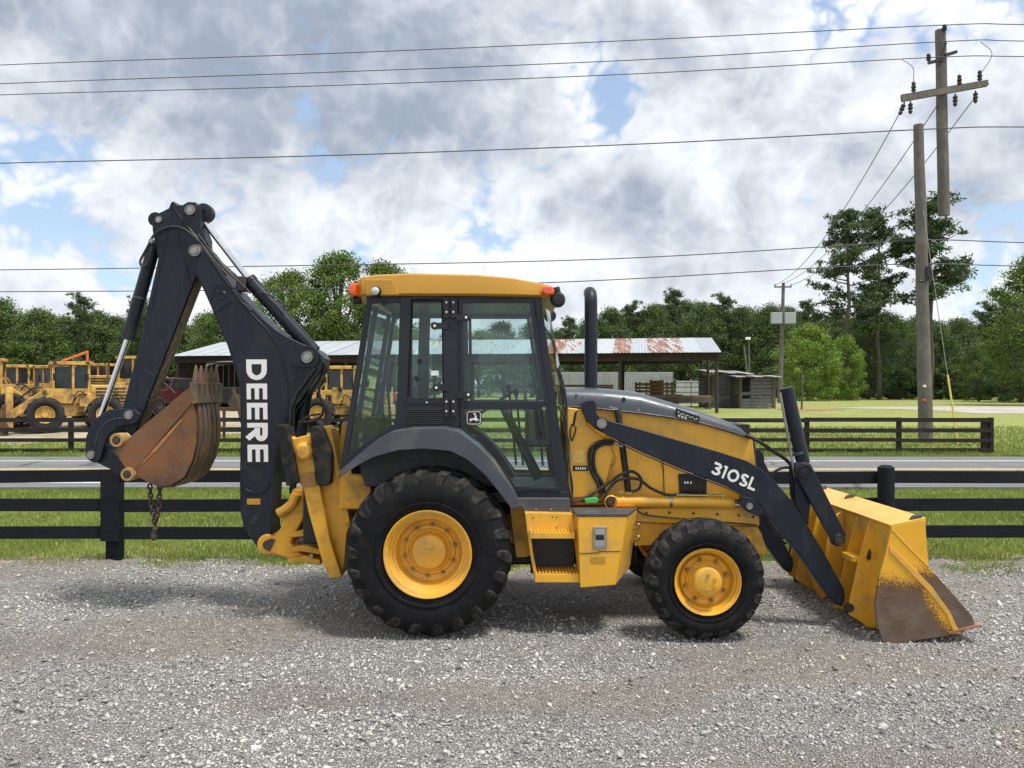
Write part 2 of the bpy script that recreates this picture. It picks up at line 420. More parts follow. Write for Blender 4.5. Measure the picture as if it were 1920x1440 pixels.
def m_tin_(name, rust=1.0):
    q = NT(name); x, y, z = q.sep()
    sh = q.n('ShaderNodeTexWhiteNoise', noise_dimensions='1D'); q.put(sh.inputs['W'], q.math('FLOOR', q.math('MULTIPLY', x, 1.25)))
    rv = sh.outputs['Value']
    streak = q.noise(2.4, 7, .65, q.vec((2.2,.35,.35)))
    th = q.math('ADD', streak, q.math('MULTIPLY', q.map(rv, .55, 1., -.12, .18), 1.))
    msk = q.math('MULTIPLY', q.map(th, .56, .64), rust)
    c = q.mix(q.map(q.noise(1.3, 4), .3,.7), (.42,.46,.50), (.60,.63,.66)); c = q.mix(q.map(rv, 0, 1, 0, .35), c, (.34,.38,.42))
    c = q.mix(msk, c, q.mix(q.noise(5,5), (.16,.062,.032), (.30,.14,.085)))
    q.set(col=c, rough=q.mix(msk, (.36,)*3, (.85,)*3), metal=q.map(msk, 0, 1, .45, 0)); return q.m
m_tin = m_tin_('tin_roof_sheet'); m_tinw = mat('white_metal_siding', (.40,.42,.44), .5, var=.08, scale=1.2, dirt=((.34,.31,.27), .3, 1.5))

def m_gravel_():
    q = NT('gravel'); P = 'Object'
    w = q.n('ShaderNodeVectorMath', operation='ADD')
    nzv = q.n('ShaderNodeTexNoise'); q.put(nzv.inputs['Vector'], q.tc.outputs[P]); nzv.inputs['Scale'].default_value = 40
    sc = q.n('ShaderNodeVectorMath', operation='SCALE'); q.put(sc.inputs[0], nzv.outputs['Color']); sc.inputs['Scale'].default_value = .012
    q.put(w.inputs[0], q.tc.outputs[P]); q.put(w.inputs[1], sc.outputs[0]); v = w.outputs[0]
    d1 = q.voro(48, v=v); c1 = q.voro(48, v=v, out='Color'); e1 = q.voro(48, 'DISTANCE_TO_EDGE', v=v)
    d2 = q.voro(115, v=v); c2 = q.voro(115, v=v, out='Color'); e2 = q.voro(115, 'DISTANCE_TO_EDGE', v=v)
    hs = q.n('ShaderNodeSeparateColor'); q.put(hs.inputs[0], c1); k1 = hs.outputs[0]
    hs2 = q.n('ShaderNodeSeparateColor'); q.put(hs2.inputs[0], c2); k2 = hs2.outputs[0]
    big = q.map(q.noise(9, 3), .46, .54)
    A = q.mix(k1, (.34,.332,.316), (.68,.665,.635)); B = q.mix(k2, (.33,.32,.303), (.62,.605,.575))
    st = q.mix(big, B, A)
    da_ = q.n('ShaderNodeAttribute', attribute_name='col'); dust = q.math('MULTIPLY', q.math('ADD', da_.outputs['Fac'], q.map(q.noise(14, 5, .65), .3, .7, -.45, .35), True), .55)
    st = q.mix(dust, st, q.mix(k2, (.39,.33,.26), (.54,.465,.375)))
    grey = q.map(q.noise(.8, 4, .5, q.vec((.5,1.6,1))), .5, .68, 0, .35); st = q.mix(grey, st, (.30,.29,.28))
    st = q.mix(q.map(e1, .0, .11, .9, 0.), st, (.085,.080,.073)); q.set(col=st, rough=.9, spec=.2)  # crevice shade between the stones painted into the colour as a dark soil tone
    h = q.mix(big, q.map(e2, 0, .25, 0, .5), q.map(e1, 0, .3, 0, 1.)); q.bump(h, 1.0, .02); return q.m
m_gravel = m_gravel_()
def m_grassg_():
    q = NT('grass_ground'); a = q.noise(.35, 5, .6); b = q.noise(11, 6, .7); c3 = q.noise(1.7, 4)
    c = q.mix(q.map(b, .35,.65), (.19,.22,.060), (.35,.38,.135)); c = q.mix(q.map(a, .50,.74, 0,.45), c, (.38,.36,.16))
    c = q.mix(q.map(c3, .55,.75, 0,.5), c, (.17,.22,.045))
    q.set(col=c, rough=.95, spec=.15); q.bump(b, .8, .06); return q.m
m_grassg = m_grassg_()
def m_asph_():
    q = NT('asphalt'); a = q.noise(80, 5, .7); b = q.noise(.9, 5, .6, q.vec((.15,1.6,1)))
    c = q.mix(q.map(a, .3,.7), (.105,.107,.112), (.19,.19,.195)); c = q.mix(q.map(b, .4,.7, 0,.6), c, (.215,.213,.212)); cr = q.voro(.28, 'DISTANCE_TO_EDGE', v=q.vec((1,1,1))); c = q.mix(q.map(q.math('ADD', cr, q.math('MULTIPLY', q.noise(3,4), .03)), .018, .030, .8, 0), c, (.045,.045,.047))
    q.set(col=c, rough=.85); q.bump(a, .3, .004); return q.m
m_asph = m_asph_()
m_line = mat('white_road_paint', (.70,.70,.68), .7, var=.12, scale=3); m_yline = mat('yellow_road_paint', (.62,.50,.20), .7, var=.15, scale=3)
m_sand = mat('sandy_yard', (.40,.34,.26), .95, var=.2, scale=.8, bump=.3, bscale=12, dirt=((.20,.19,.08), .35, .5))
m_lotg = mat('pale_far_gravel', (.42,.39,.35), .95, var=.15, scale=.6, bump=.3, bscale=12, dirt=((.22,.23,.10), .3, .45))
m_clay = mat('red_clay', (.36,.17,.09), .95, var=.25, scale=2)
m_wire = mat('power_cable', (.075,.078,.09), .6, var=.1)
m_insul = mat('insulator', (.035,.030,.028), .35, var=.2)

# ================================================================== the setting
def vnoise(x, y, seed=0):
    r = np.random.default_rng(seed).random((64, 64))
    xi = np.floor(x).astype(int); yi = np.floor(y).astype(int); fx = x-xi; fy = y-yi
    fx = fx*fx*(3-2*fx); fy = fy*fy*(3-2*fy)
    g = lambda a, b: r[a % 64, b % 64]
    return (g(xi,yi)*(1-fx)+g(xi+1,yi)*fx)*(1-fy) + (g(xi,yi+1)*(1-fx)+g(xi+1,yi+1)*fx)*fy
def gravel_edge(x):
    x = np.asarray(x, float)
    b = 9.66 + .42*(vnoise(x*.55, x*0+3, 2)-.5)*2 + .34*(vnoise(x*2.3, x*0+9, 3)-.5)*2 + .16*(vnoise(x*9, x*0+5, 4)-.5)*2
    return b - .35*np.clip((-x-4.6)/1.5, 0, 1) + .10*np.exp(-((x+2.6)/1.2)**2)
def gravel_mix(x, y):      # 0 packed dusty fines .. 1 loose stone
    return .42*vnoise(x*1.3+9, y*1.9, 31) + .42*vnoise(x*.35+3, y*1.9, 32) + .16*vnoise(x*5+1, y*6, 33)
def gravel_z(x, y):
    return -.020 + .014*vnoise(x*.9+5, y*1.3, 5) + .007*vnoise(x*3.1, y*3.7, 6)

gy = np.array([-60,-20,0,5,10,15,20,24,25]+list(np.linspace(26,46,26))+[50,60,75,90,115,140,200,400,900.])
gx = np.array([-700,-300,-120,-60,-30,-15,0,15,30,60,120,300,700.])
GX, GY = np.meshgrid(gx, gy); gz = np.array([ground_z(y) - .032*(y < 24.5) for y in GY.ravel()])
v = np.stack([GX.ravel(), GY.ravel(), gz], 1); nx = len(gx)
f = np.array([(j*nx+i, j*nx+i+1, (j+1)*nx+i+1, (j+1)*nx+i) for j in range(len(gy)-1) for i in range(nx-1)])
tag(np_mesh('ground', v, f, m_grassg, smooth=True), 'grassy ground running back from the lot to the woods', 'ground', kind='structure')

# gravel lot: gently rutted sheet with a ragged grass edge
xs = np.concatenate([[-80,-40,-20], np.arange(-13, 13.001, .07), [20,40,80]])
ts = np.concatenate([[0,.35,.6], np.linspace(.74, 1, 90)])
ex = gravel_edge(xs); VX = np.repeat(xs[:,None], len(ts), 1); VY = -25 + (ex[:,None]+25)*ts[None,:]
VZ = gravel_z(VX, VY); VZ[:,-1] = -.0285
v = np.stack([VX.ravel(), VY.ravel(), VZ.ravel()], 1); n2 = len(ts)
f = np.array([(i*n2+j, (i+1)*n2+j, (i+1)*n2+j+1, i*n2+j+1) for i in range(len(xs)-1) for j in range(n2-1)])
gm_ = np.clip((.52-gravel_mix(v[:,0], v[:,1]))*5.5, 0, 1)
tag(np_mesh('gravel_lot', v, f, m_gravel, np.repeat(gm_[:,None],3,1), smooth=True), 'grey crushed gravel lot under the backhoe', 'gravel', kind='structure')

road = MB().box(-300, 300, 16.7, 24.6, -.05, .03).build('road', m_asph, smooth=False)
tag(road, 'grey asphalt two lane road behind the black fence', 'road', kind='structure')
for y0, y1, m in ((17.45, 17.60, m_line), (23.0, 23.13, m_line), (20.35, 20.47, m_yline), (20.62, 20.74, m_yline)):
    MB().box(-300, 300, y0, y1, .031, .035).build('road_line', m, road, smooth=False)

def patch(name, label, cat, cx, cy, rx, ry, m, lift, seed):
    rg = random.Random(seed); K = 40; ring = []
    ph = [rg.uniform(0, 6.3) for _ in range(4)]
    mb = MB(); rings = []
    for q in range(1, 7):
        rr = q/6; row = []
        for k in range(K):
            a = 2*math.pi*k/K; w = 1 + .10*math.sin(3*a+ph[0]) + .07*math.sin(7*a+ph[1]) + .04*math.sin(13*a+ph[2])
            x, y = cx + rx*rr*w*math.cos(a), cy + ry*rr*w*math.sin(a); row.append((x, y, ground_z(y)+lift))
        rings.append(row)
    vs = [(cx, cy, ground_z(cy)+lift)] + [p for r in rings for p in r]; fs = [(0, 1+k, 1+(k+1)%K) for k in range(K)]
    for q in range(5):
        for k in range(K): fs.append((1+q*K+k, 1+(q+1)*K+k, 1+(q+1)*K+(k+1)%K, 1+q*K+(k+1)%K))
    mb.add(vs, fs); return tag(mb.build(name, m, recalc=False), label, cat, kind='structure')
patch('sandy_yard', 'pale sandy yard under the parked yellow machines', 'yard', -22, 37, 15.5, 8.5, m_sand, .012, 1)
patch('gravel_drive', 'pale gravel drive beyond the far fence', 'drive', 30, 44, 11, 6.0, m_lotg, .012, 2)
patch('clay_patch', 'small bare red clay patch in the field', 'soil', 15.2, 42.6, 1.6, 1.1, m_clay, .014, 3)

soil = patch('bare_soil', 'bare tan soil strip where the grass thins beside the fence post', 'soil', -5.35, 9.72, 1.0, .17, mat('tan_soil', (.34,.25,.165), .95, var=.3, scale=6, bump=.3, bscale=30), -.0255, 7)
# ------------------------------------------------------------------ fences
FY = 9.64
fence = thing('rail_fence', 'black three rail board fence along the edge of the gravel lot', 'fence', (0, FY, 0))
fxs = [-4.65 + 2.98*k for k in range(-2, 6)]
rg = random.Random(3)
for x in fxs:
    right = x > 2
    if not right: MB().box(x-.078, x+.078, FY+.035, FY+.18, -.3, 1.03).build('post', m_fence, fence, bevel=.006)
    if right:
        MB().cyl((x, FY-.096, -.3), (x, FY-.096, 1.075), .095, .092, 20).cyl((x, FY-.096, 1.0755), (x, FY-.096, 1.10), .092, .055, 20).build('post', m_fence, fence)
    else:
        MB().box(x-.105, x+.105, FY-.035, FY-.004, .215, 1.045).build('face_board', m_fence, fence, bevel=.004)
for a, b in zip(fxs[:-1], fxs[1:]):
    for z0, z1 in ((.888,1.03), (.557,.703), (.236,.381)):
        rr_ = []; d0, d1, dm = rg.uniform(-.012,.012), rg.uniform(-.012,.012), rg.uniform(-.016,.004)
        for t_ in np.linspace(0, 1, 7):
            x = a+.003+(b-a-.006)*t_; d = d0+(d1-d0)*t_ + dm*math.sin(math.pi*t_); yo = .006*math.sin(math.pi*t_)*math.copysign(1, dm+.006)
            rr_.append([(x,FY+yo,z0+d),(x,FY+.032+yo,z0+d),(x,FY+.032+yo,z1+d),(x,FY+yo,z1+d)])
        MB().loft(rr_).build('rail', m_fence, fence, bevel=.004)

def far_fence(name, label, x_end, n, step, Y, zr, ph, double=False, sw=.13, kx=None):
    z0 = ground_z(Y); t = thing(name, label, 'fence', (x_end, Y, z0))
    for k in range(n):
        x = x_end - k*step
        MB().box(x-sw/2, x+sw/2, Y, Y+.12, z0-.3, z0+ph).build('post', m_fence2, t, bevel=.006)
        if k == 0 and double: MB().box(x-.30, x-.10, Y+.01, Y+.11, z0-.3, z0+ph-.02).build('post', m_fence2, t, bevel=.006)
        if k < n-1:
            for q, (a, b) in enumerate(zr):
                if kx and q == 3 and x < kx: continue
                d = rg.uniform(-.012, .012)
                MB().box(x-step+.004, x-.004, Y-.032, Y-.002, z0+a+d, z0+b+d).build('rail', m_fence2, t)
    return t
far_fence('rail_fence', 'dark weathered board fence on the far side of the road', 14.94, 13, 2.87, 25.9,
          ((.994,1.127),(.678,.811),(.379,.496),(.064,.18)), 1.14, True, kx=0)
far_fence('rail_fence', 'distant low dark fence at the foot of the woods', 39, 9, 3.1, 92,
          ((1.0,1.18),(.6,.78),(.2,.38)), 1.3)

# ------------------------------------------------------------------ poles and wires
def wob(a, b, n, amp, seed):
    r = random.Random(seed); a = Vector(a); b = Vector(b)
    return [a.lerp(b, i/(n-1)) + Vector((r.uniform(-amp,amp), r.uniform(-amp,amp), 0))*(0 < i < n-1) for i in range(n)]
PY = 29.5
base = W(1736, 840, PY); base.z = ground_z(PY)-.3; top = W(1722, 234, PY)
pole = thing('utility_pole', 'tall thick weathered wooden pole standing behind the far fence', 'pole', (base.x, PY, ground_z(PY)))
pth = wob(base, top, 9, .02, 1)
MB().tube(pth, [.25-.085*i/8 for i in range(9)], 20).build('shaft', m_pole, pole)
q = W(1733, 516, PY)
MB().box(q.x-.06, q.x+.10, PY-.32, PY-.10, q.z-.10, q.z+.28).tube(spline([q+Vector((-.28,-.2,-.22)), q+Vector((-.1,-.24,-.24)), q+Vector((.08,-.24,-.1)), q+Vector((.1,-.2,.25))], 5), .035, 6).build('bracket', m_insul, pole, bevel=.01)
for py, c in ((724, m_wht), (750, m_orl)):
    q = W(1734, py, PY-.23); MB().cyl(q+Vector((0,.06,0)), q+Vector((0,-.03,0)), .055, .045, 12).build('reflector', c, pole)

HY = 29.9
t0, t1 = W(1763, 57, HY), W(1770, 404, HY)
hang = thing('cut_pole_top', 'sawn off top section of a utility pole hanging in the wires', 'pole', (t1.x, HY, t1.z))
MB().tube(wob(t1, t0, 7, .008, 5), [.20-.02*i/6 for i in range(7)], 18).build('shaft', m_pole, hang)
ca, cb = W(1690, 186, HY-.28), W(1850, 157, HY-.28)
arm = MB().bar(ca, cb, .12, .20).build('crossarm', m_pole, hang, bevel=.01)
ca2, cb2 = W(1690, 183, HY+.28), W(1852, 155, HY+.28)
MB().bar(ca2, cb2, .12, .20).build('crossarm', m_pole, hang, bevel=.01)
def insulator(p, down=False, lean=(0,0,0), s=1.0, par=None):
    p = Vector(p); d = Vector((0,0,-1 if down else 1))*s + Vector(lean); mb = MB()
    pr = [(0,.03),(.10,.03),(.10,.075),(.16,.085),(.20,.05),(.24,.085),(.30,.085),(.34,.05),(.40,.075),(.46,.06),(.50,.02)]
    mb.tube([p+d*t for t,_ in pr], [r for _,r in pr], 12)
    return mb.build('insulator', m_insul, par or hang)
for px, py, dn, ln in ((1713,176,False,(0,0,0)),(1799,163,False,(0,0,0)),(1837,155,False,(0,0,0)),(1696,192,True,(-.35,0,0)),
                       (1707,190,True,(0,0,0)),(1791,176,True,(0,0,0)),(1829,170,True,(0,0,0))):
    insulator(W(px, py, HY-.28), dn, ln, .9)
for a, b in (((1768,112),(1740,118)), ((1771,104),(1794,97))):
    MB().bar(W(*a,HY-.2), W(*b,HY-.2), .09, .10).build('bracket', m_insul, hang)
insulator(W(1741,116,HY-.2), False, s=.6); insulator(W(1771,60,HY-.2), False, s=.55)
MB().bar(W(1759,122,HY-.2), W(1774,80,HY-.2), .05, .06).build('brace', m_insul, hang)
for px, py, x2, y2 in ((1692,112,1712,160),(1838,78,1838,140)):
    MB().tube(spline([W(px,py,HY-.28), W((px+x2)/2+ (10 if px<1800 else 22), (py+y2)/2-8, HY-.28), W(x2,y2,HY-.28)], 8), .012, 5).build('jumper', m_wire, hang)

def wire(label, pts, r=.016, group=None, depth=lambda px: 29.62 + (1770-px)*.00192):
    P = [W(px, py, depth(px)) for px, py in pts]; mb = MB().tube(spline(P, 10), r, 6)
    return tag(mb.build('power_line', m_wire), label, 'wire', group)
wire('topmost power line sagging across the cloudy sky', [(-500,150),(0,122),(600,101),(1200,75),(1770,47),(1920,46),(2400,52)])
wire('second power line from the top crossing the sky', [(-500,182),(0,157),(600,136),(1200,112),(1768,78),(1920,77),(2400,84)])
wire('third power line from the top crossing the sky', [(-500,200),(0,178),(600,161),(1200,138),(1742,108),(1920,106),(2400,112)])
wire('heavier lone power line passing the head of the cut pole', [(-500,322),(0,306),(600,292),(1200,270),(1722,243),(1920,238),(2400,244)], .020)
wire('upper of two low wires passing behind the tree tops', [(-500,510),(0,506),(500,499),(1100,487),(1540,463),(1725,450),(1920,455),(2400,470)], .018)
wire('lowest wire running just above the cab roof', [(-500,549),(0,547),(500,543),(1050,529),(1540,502),(1727,495),(1920,499),(2400,508)], .018)

DY = 60
dz = ground_z(DY)
dp = thing('utility_pole', 'slender distant utility pole carrying two grey equipment boxes', 'pole', (W(1463,700,DY).x, DY, dz))
b0 = W(1462, 760, DY); b0.z = dz-.2
MB().tube([b0, W(1469, 530, DY)], [.19, .11], 14).build('shaft', m_pole, dp)
MB().bar(W(1452,538,DY-.16), W(1484,538,DY-.16), .09, .10).build('crossarm', m_pole, dp)
m_gbox = mat('grey_equipment_paint', (.36,.39,.41), .5, var=.08)
for a, b in ((1446,1465.5),(1470.5,1491)):
    p, r = W(a,586,DY-.35), W(b,607,DY-.35)
    MB().box(p.x, r.x, DY-.55, DY-.14, r.z, p.z).build('equipment_box', m_gbox, dp, bevel=.03)
for a in (1449, 1459, 1477, 1487): MB().cyl(W(a,586,DY-.3), W(a,578,DY-.3), .05, .03, 8).build('bushing', m_insul, dp)
for a in (1453, 1469, 1483): MB().cyl(W(a,537,DY-.16), W(a,532,DY-.16), .05, .03, 8).build('insulator', m_insul, dp)
for lab, a, b in (('thin slack line from the left end of the crossarm down to the distant pole', (1690,206), (1453,535)),
               ('thin slack line from under the crossarm centre down to the distant pole', (1760,193), (1470,531)),
               ('thin slack line from the right end of the crossarm down to the distant pole', (1827,184), (1483,535))):
    A, B = W(*a, HY-.28), W(*b, DY-.16); P = [A.lerp(B, t) - Vector((0,0,1.1*4*t*(1-t))) for t in np.linspace(0,1,14)]
    tag(MB().tube(P, .017, 5).build('power_line', m_wire), lab, 'wire')
gw = thing('guy_wire', 'steel guy wire with yellow guard anchored behind the far fence', 'wire', (W(1796,840,28.6).x, 28.6, ground_z(28.6)))
A, B = W(1731, 395, PY-.2), W(1797, 836, 28.6); B.z = ground_z(28.6)-.05
MB().tube([A, B], .014, 5).build('cable', m_stl, gw)
m_yguard = mat('yellow_plastic_guard', (.72,.60,.16), .5, var=.1)
MB().tube([A.lerp(B,.70), A.lerp(B,.995)], .034, 8).build('guard', m_yguard, gw)
def bare_pole(label, x0, y0, x1, y1, Y, r, m=m_pole, lamp=False, cat='pole', name='pole'):
    a = W(x0,y0,Y); a.z = ground_z(Y)-.1; b = W(x1,y1,Y); t = thing(name, label, cat, (a.x, Y, ground_z(Y)))
    MB().tube([a, a.lerp(b,.5)+Vector((.03,0,0)), b], [r, r*.85, r*.6], 10).build('shaft', m, t)
    if lamp: MB().box(b.x-.25, b.x+.12, Y-.12, Y+.12, b.z-.05, b.z+.15).build('lamp_head', m_wht, t, bevel=.03)
bare_pole('thin leaning grey pole behind the plank sheds', 1406, 715, 1395, 648, 62, .10)
bare_pole('thin upright yard light pole behind the plank sheds', 1405, 715, 1404, 636, 63, .08, lamp=True)
bare_pole('thin bare sapling standing in red clay', 1503, 772, 1503, 690, 42.6, .05, m_bark, cat='sapling', name='sapling')

# ------------------------------------------------------------------ open pole barn with tin roof
EL, ER = Vector((-17.85, 44.2, 0)), Vector((10.0, 40.0, 0))
U = (ER-EL).normalized(); V = Vector((-U.y, U.x, 0)); LEN = (ER-EL).length
zb = ground_z(43); ZE, ZR = 3.90, 4.86
barn = thing('pole_barn', 'long open pole barn with rust streaked tin roof', 'barn', tuple(EL.lerp(ER,.5)+V*5+Vector((0,0,zb))))
def BP(u, v, z): return EL + U*u + V*v + Vector((0,0,z))
def tinmat():
    q = NT('tin_roof_sheet_barn'); oi = q.n('ShaderNodeObjectInfo'); rv = oi.outputs['Random']
    ad = q.n('ShaderNodeVectorMath', operation='ADD'); q.put(ad.inputs[0], q.vec((4.5,.28,.28))); sc = q.n('ShaderNodeVectorMath', operation='SCALE')
    sc.inputs[0].default_value = (37, 11, 5); q.put(sc.inputs['Scale'], rv); q.put(ad.inputs[1], sc.outputs[0])
    st = q.noise(1.7, 7, .66, ad.outputs[0]); r2 = q.math('FRACT', q.math('MULTIPLY', rv, 7.31))
    th = q.math('ADD', st, q.map(r2, .45, 1., -.10, .17)); msk = q.map(th, .545, .60)
    c = q.mix(q.math('FRACT', q.math('MULTIPLY', rv, 3.77)), (.40,.44,.48), (.62,.65,.68))
    c = q.mix(msk, c, q.mix(q.noise(4,5), (.17,.068,.035), (.33,.17,.11)))
    q.set(col=c, rough=q.mix(msk, (.38,)*3, (.85,)*3), metal=q.map(msk, 0, 1, .35, 0)); return q.m
m_tinb = tinmat(); m_tinp = mat('plain_tin_sheet', (.44,.48,.50), .42, metal=.3, var=.12, scale=.8, dirt=((.34,.30,.27), .22, 1.2))
def sheet_mesh(w, v0, z0, v1, z1, lap):
    mb = MB(); n = 6; vs = []; fs = []
    for (vv, zz) in ((v0, z0), (v1, z1)):
        for i in range(n*4+1):
            k = i % 4; vs.append(U*(w*i/(n*4)) + V*vv + Vector((0,0,zz + lap + (.028 if k in (0,) else 0.0))))
    m = n*4+1
    for i in range(m-1): fs.append((i, i+1, m+i+1, m+i))
    mb.add(vs, fs); me = bpy.data.meshes.new('roof_sheet'); me.from_pydata([tuple(x) for x in mb.v], [], mb.f); me.materials.append(m_tinb); return me
NSH = 33; wS = LEN/NSH; rg = random.Random(11)
meA = sheet_mesh(wS*1.03, -.45, ZE-.08, 5.0, ZR, 0); meB = sheet_mesh(wS*1.03, 10.45, ZE-.08, 5.0, ZR, 0)
for me in (meA, meB):
    for k in range(NSH):
        o = bpy.data.objects.new('roof_sheet', me); C.objects.link(o); o.parent = barn
        o.material_slots[0].link = 'OBJECT'; o.material_slots[0].material = m_tinp if (k < NSH*.56 and k % 5) else m_tinb
        o.location = EL + U*(k*wS) + Vector((0,0,.004*(k%2)+rg.uniform(0,.015))) - barn.location
m_rusty0 = m_wood_('dark_eave_timber', (.020,.016,.014), (.060,.042,.034))
mb = MB()
mb.bar(BP(0,-.05,ZE-.24), BP(LEN,-.05,ZE-.24), .10, .36).build('eave_beam', m_rusty0, barn)
MB().bar(BP(0,10.05,ZE-.16), BP(LEN,10.05,ZE-.16), .10, .22).build('eave_beam', m_post, barn)
MB().bar(BP(0,5,ZR-.14), BP(LEN,5,ZR-.14), .08, .2).build('ridge_beam', m_post, barn)
npost = 7; m_bpost = m_wood_('dark_barn_post', (.028,.025,.022), (.075,.066,.057), (8,8,.6))
for k in range(npost):
    u = .15 + (LEN-.3)*k/(npost-1)
    for v_ in (0, 5, 10):
        p = BP(u, v_, 0); zt = ZE-.05 if v_ != 5 else ZR-.1
        MB().tube([p+Vector((0,0,zb-.2)), p+Vector((rg.uniform(-.04,.04),0,zt))], [.085,.075], 10).build('post', m_bpost, barn)
    for a, b in (((u,0,ZE-.1),(u,5,ZR-.08)), ((u,5,ZR-.08),(u,10,ZE-.1))):
        MB().bar(BP(*a), BP(*b), .06, .16).build('rafter', m_post, barn)
# dark board walls round the left bays
for k in range(9):
    u0 = .2 + k*1.0; MB().add([tuple(BP(u0,9.7,zb-.1)), tuple(BP(u0+.985,9.7,zb-.1)), tuple(BP(u0+.985,9.75,zb-.1)), tuple(BP(u0,9.75,zb-.1)),
        tuple(BP(u0,9.7,ZE-.3)), tuple(BP(u0+.985,9.7,ZE-.3)), tuple(BP(u0+.985,9.75,ZE-.3)), tuple(BP(u0,9.75,ZE-.3))],
        [(0,3,2,1),(4,5,6,7),(0,1,5,4),(1,2,6,5),(2,3,7,6),(3,0,4,7)]).build('wall_board', m_post, barn)
for k in range(10):
    MB().bar(BP(0, .1+k*1.0, (zb+ZE)/2-.1), BP(0, .1+k*1.0+.97, (zb+ZE)/2-.1), .04, ZE-zb-.1).build('wall_board', m_post, barn)

# ------------------------------------------------------------------ plank sheds, siding wall, stored timber
def plank_shed(label, xa, xb, Y, dep, ya, yb, slope, door=None, seed=0):
    z0 = ground_z(Y); A, B = W(xa, ya, Y), W(xb, yb, Y); t = thing('plank_shed', label, 'shed', ((A.x+B.x)/2, Y+dep/2, z0))
    x0, x1 = A.x, B.x; r = random.Random(seed); zt = min(A.z, B.z)
    for side, (p, q_, nrm) in enumerate((((x0,Y),(x1,Y),(0,-1)), ((x1,Y),(x1,Y+dep),(1,0)), ((x1,Y+dep),(x0,Y+dep),(0,1)), ((x0,Y+dep),(x0,Y),(-1,0)))):
        mb = MB(); z = z0 + .03; P0, P1 = Vector((*p,0)), Vector((*q_,0)); Ln = (P1-P0).length; T = (P1-P0).normalized()
        while z < zt-.1:
            h = r.uniform(.16,.21)
            segs = [(0, Ln)]
            if side == 0 and door:
                segs = [(0, door[0]), (door[1], Ln)] if r.random() < .8 else [(0, Ln)]
                if z < z0+.45 or z > zt-.35: segs = [(0, Ln)] if r.random() < .6 else [(0, door[0]), (door[1], Ln)]
            for a, b in segs:
                if b-a < .05: continue
                o = r.uniform(0,.02); mb.bar(P0+T*(a+r.uniform(0,.03))+Vector((nrm[0]*o,nrm[1]*o,z+h/2)), P0+T*(b-r.uniform(0,.03))+Vector((nrm[0]*o,nrm[1]*o,z+h/2+r.uniform(-.01,.01))), .03, h-.02)
            z += h
        w = mb.build('planks', m_plank, t, smooth=False); w['kind'] = 'stuff'
    for x in (x0+.06, x1-.06):
        for y in (Y-.05, Y+dep+.05): MB().box(x-.07, x+.07, y-.05, y+.05, z0-.2, zt+.02).build('corner_post', m_post, t)
    nS = 5; wS_ = (x1-x0+.5)/nS
    for k in range(nS):
        xa_, xb_ = x0-.25+k*wS_, x0-.25+(k+1)*wS_+.02
        za = A.z + (B.z-A.z)*(k/nS) ; zb_ = A.z + (B.z-A.z)*((k+1)/nS)
        MB().add([(xa_,Y-.35,za+.02),(xb_,Y-.35,zb_+.02),(xb_,Y+dep+.3,zb_+.02+slope),(xa_,Y+dep+.3,za+.02+slope),
                  (xa_,Y-.35,za+.06),(xb_,Y-.35,zb_+.06),(xb_,Y+dep+.3,zb_+.06+slope),(xa_,Y+dep+.3,za+.06+slope)],
                 [(0,3,2,1),(4,5,6,7),(0,1,5,4),(1,2,6,5),(2,3,7,6),(3,0,4,7)]).build('roof_sheet', m_rust if k%2 else m_tin, t)
    return t
plank_shed('larger weathered grey plank shed with rusty tin edge beside the barn', 1335, 1402, 46.2, 3.2, 699, 703, .25, seed=4)
plank_shed('smaller weathered plank shed with broken door opening and flat tin roof', 1386, 1453, 44.6, 1.4, 708, 708, .1, door=(.12,.60), seed=8)

wl = thing('metal_siding_wall', 'white ribbed metal wall seen through the open barn', 'wall', (W(1200,740,57).x, 57, ground_z(57)))
xA, xB = W(1040,700,57).x, W(1262,700,57).x; zt = W(1200,699,57).z; npan = 9
for k in range(npan):
    x0 = xA+(xB-xA)*k/npan; w_ = (xB-xA)/npan; mb = MB(); prof = []
    for i in range(6): prof += [(x0+w_*(i/6), 57.0), (x0+w_*((i+.75)/6), 57.0), (x0+w_*((i+.82)/6), 56.95), (x0+w_*((i+.93)/6), 56.95)]
    prof.append((x0+w_, 57.0)); z0 = ground_z(57)
    vs = [(x,y,z0) for x,y in prof]+[(x,y,zt) for x,y in prof]; n_ = len(prof)
    mb.add(vs, [(i,i+1,n_+i+1,n_+i) for i in range(n_-1)]).build('siding_panel', m_tinw, wl, smooth=False, recalc=False)
MB().box(xA, xB, 56.99, 61, zt-.02, zt+.05).build('wall_cap', m_tinw, wl)
wl2 = thing('metal_siding_wall', 'low white metal fence panel run beside the plank sheds', 'wall', (W(1300,740,56).x, 56, ground_z(56)))
xA, xB = W(1268,713,56).x, W(1340,713,56).x
for k in range(4):
    x0 = xA+(xB-xA)*k/4; MB().box(x0, x0+(xB-xA)/4-.01, 56, 56.04, ground_z(56), W(1300,714,56).z).build('siding_panel', m_tinw, wl2)
gt = thing('pipe_gate', 'grey tubular pipe gate standing beside the barn post', 'gate', (W(1300,760,48).x, 48, ground_z(48)))
x0, x1 = W(1262,0,48).x, W(1330,0,48).x; z0 = ground_z(48)
for z in (.25,.55,.85,1.15,1.4): MB().cyl((x0,48,z0+z), (x1,48,z0+z), .025, n=8).build('pipe_rail', m_gbox, gt)
for x in (x0, (x0+x1)/2, x1): MB().cyl((x,48.0,z0), (x,48.0,z0+1.45), .03, n=8).build('upright', m_gbox, gt)

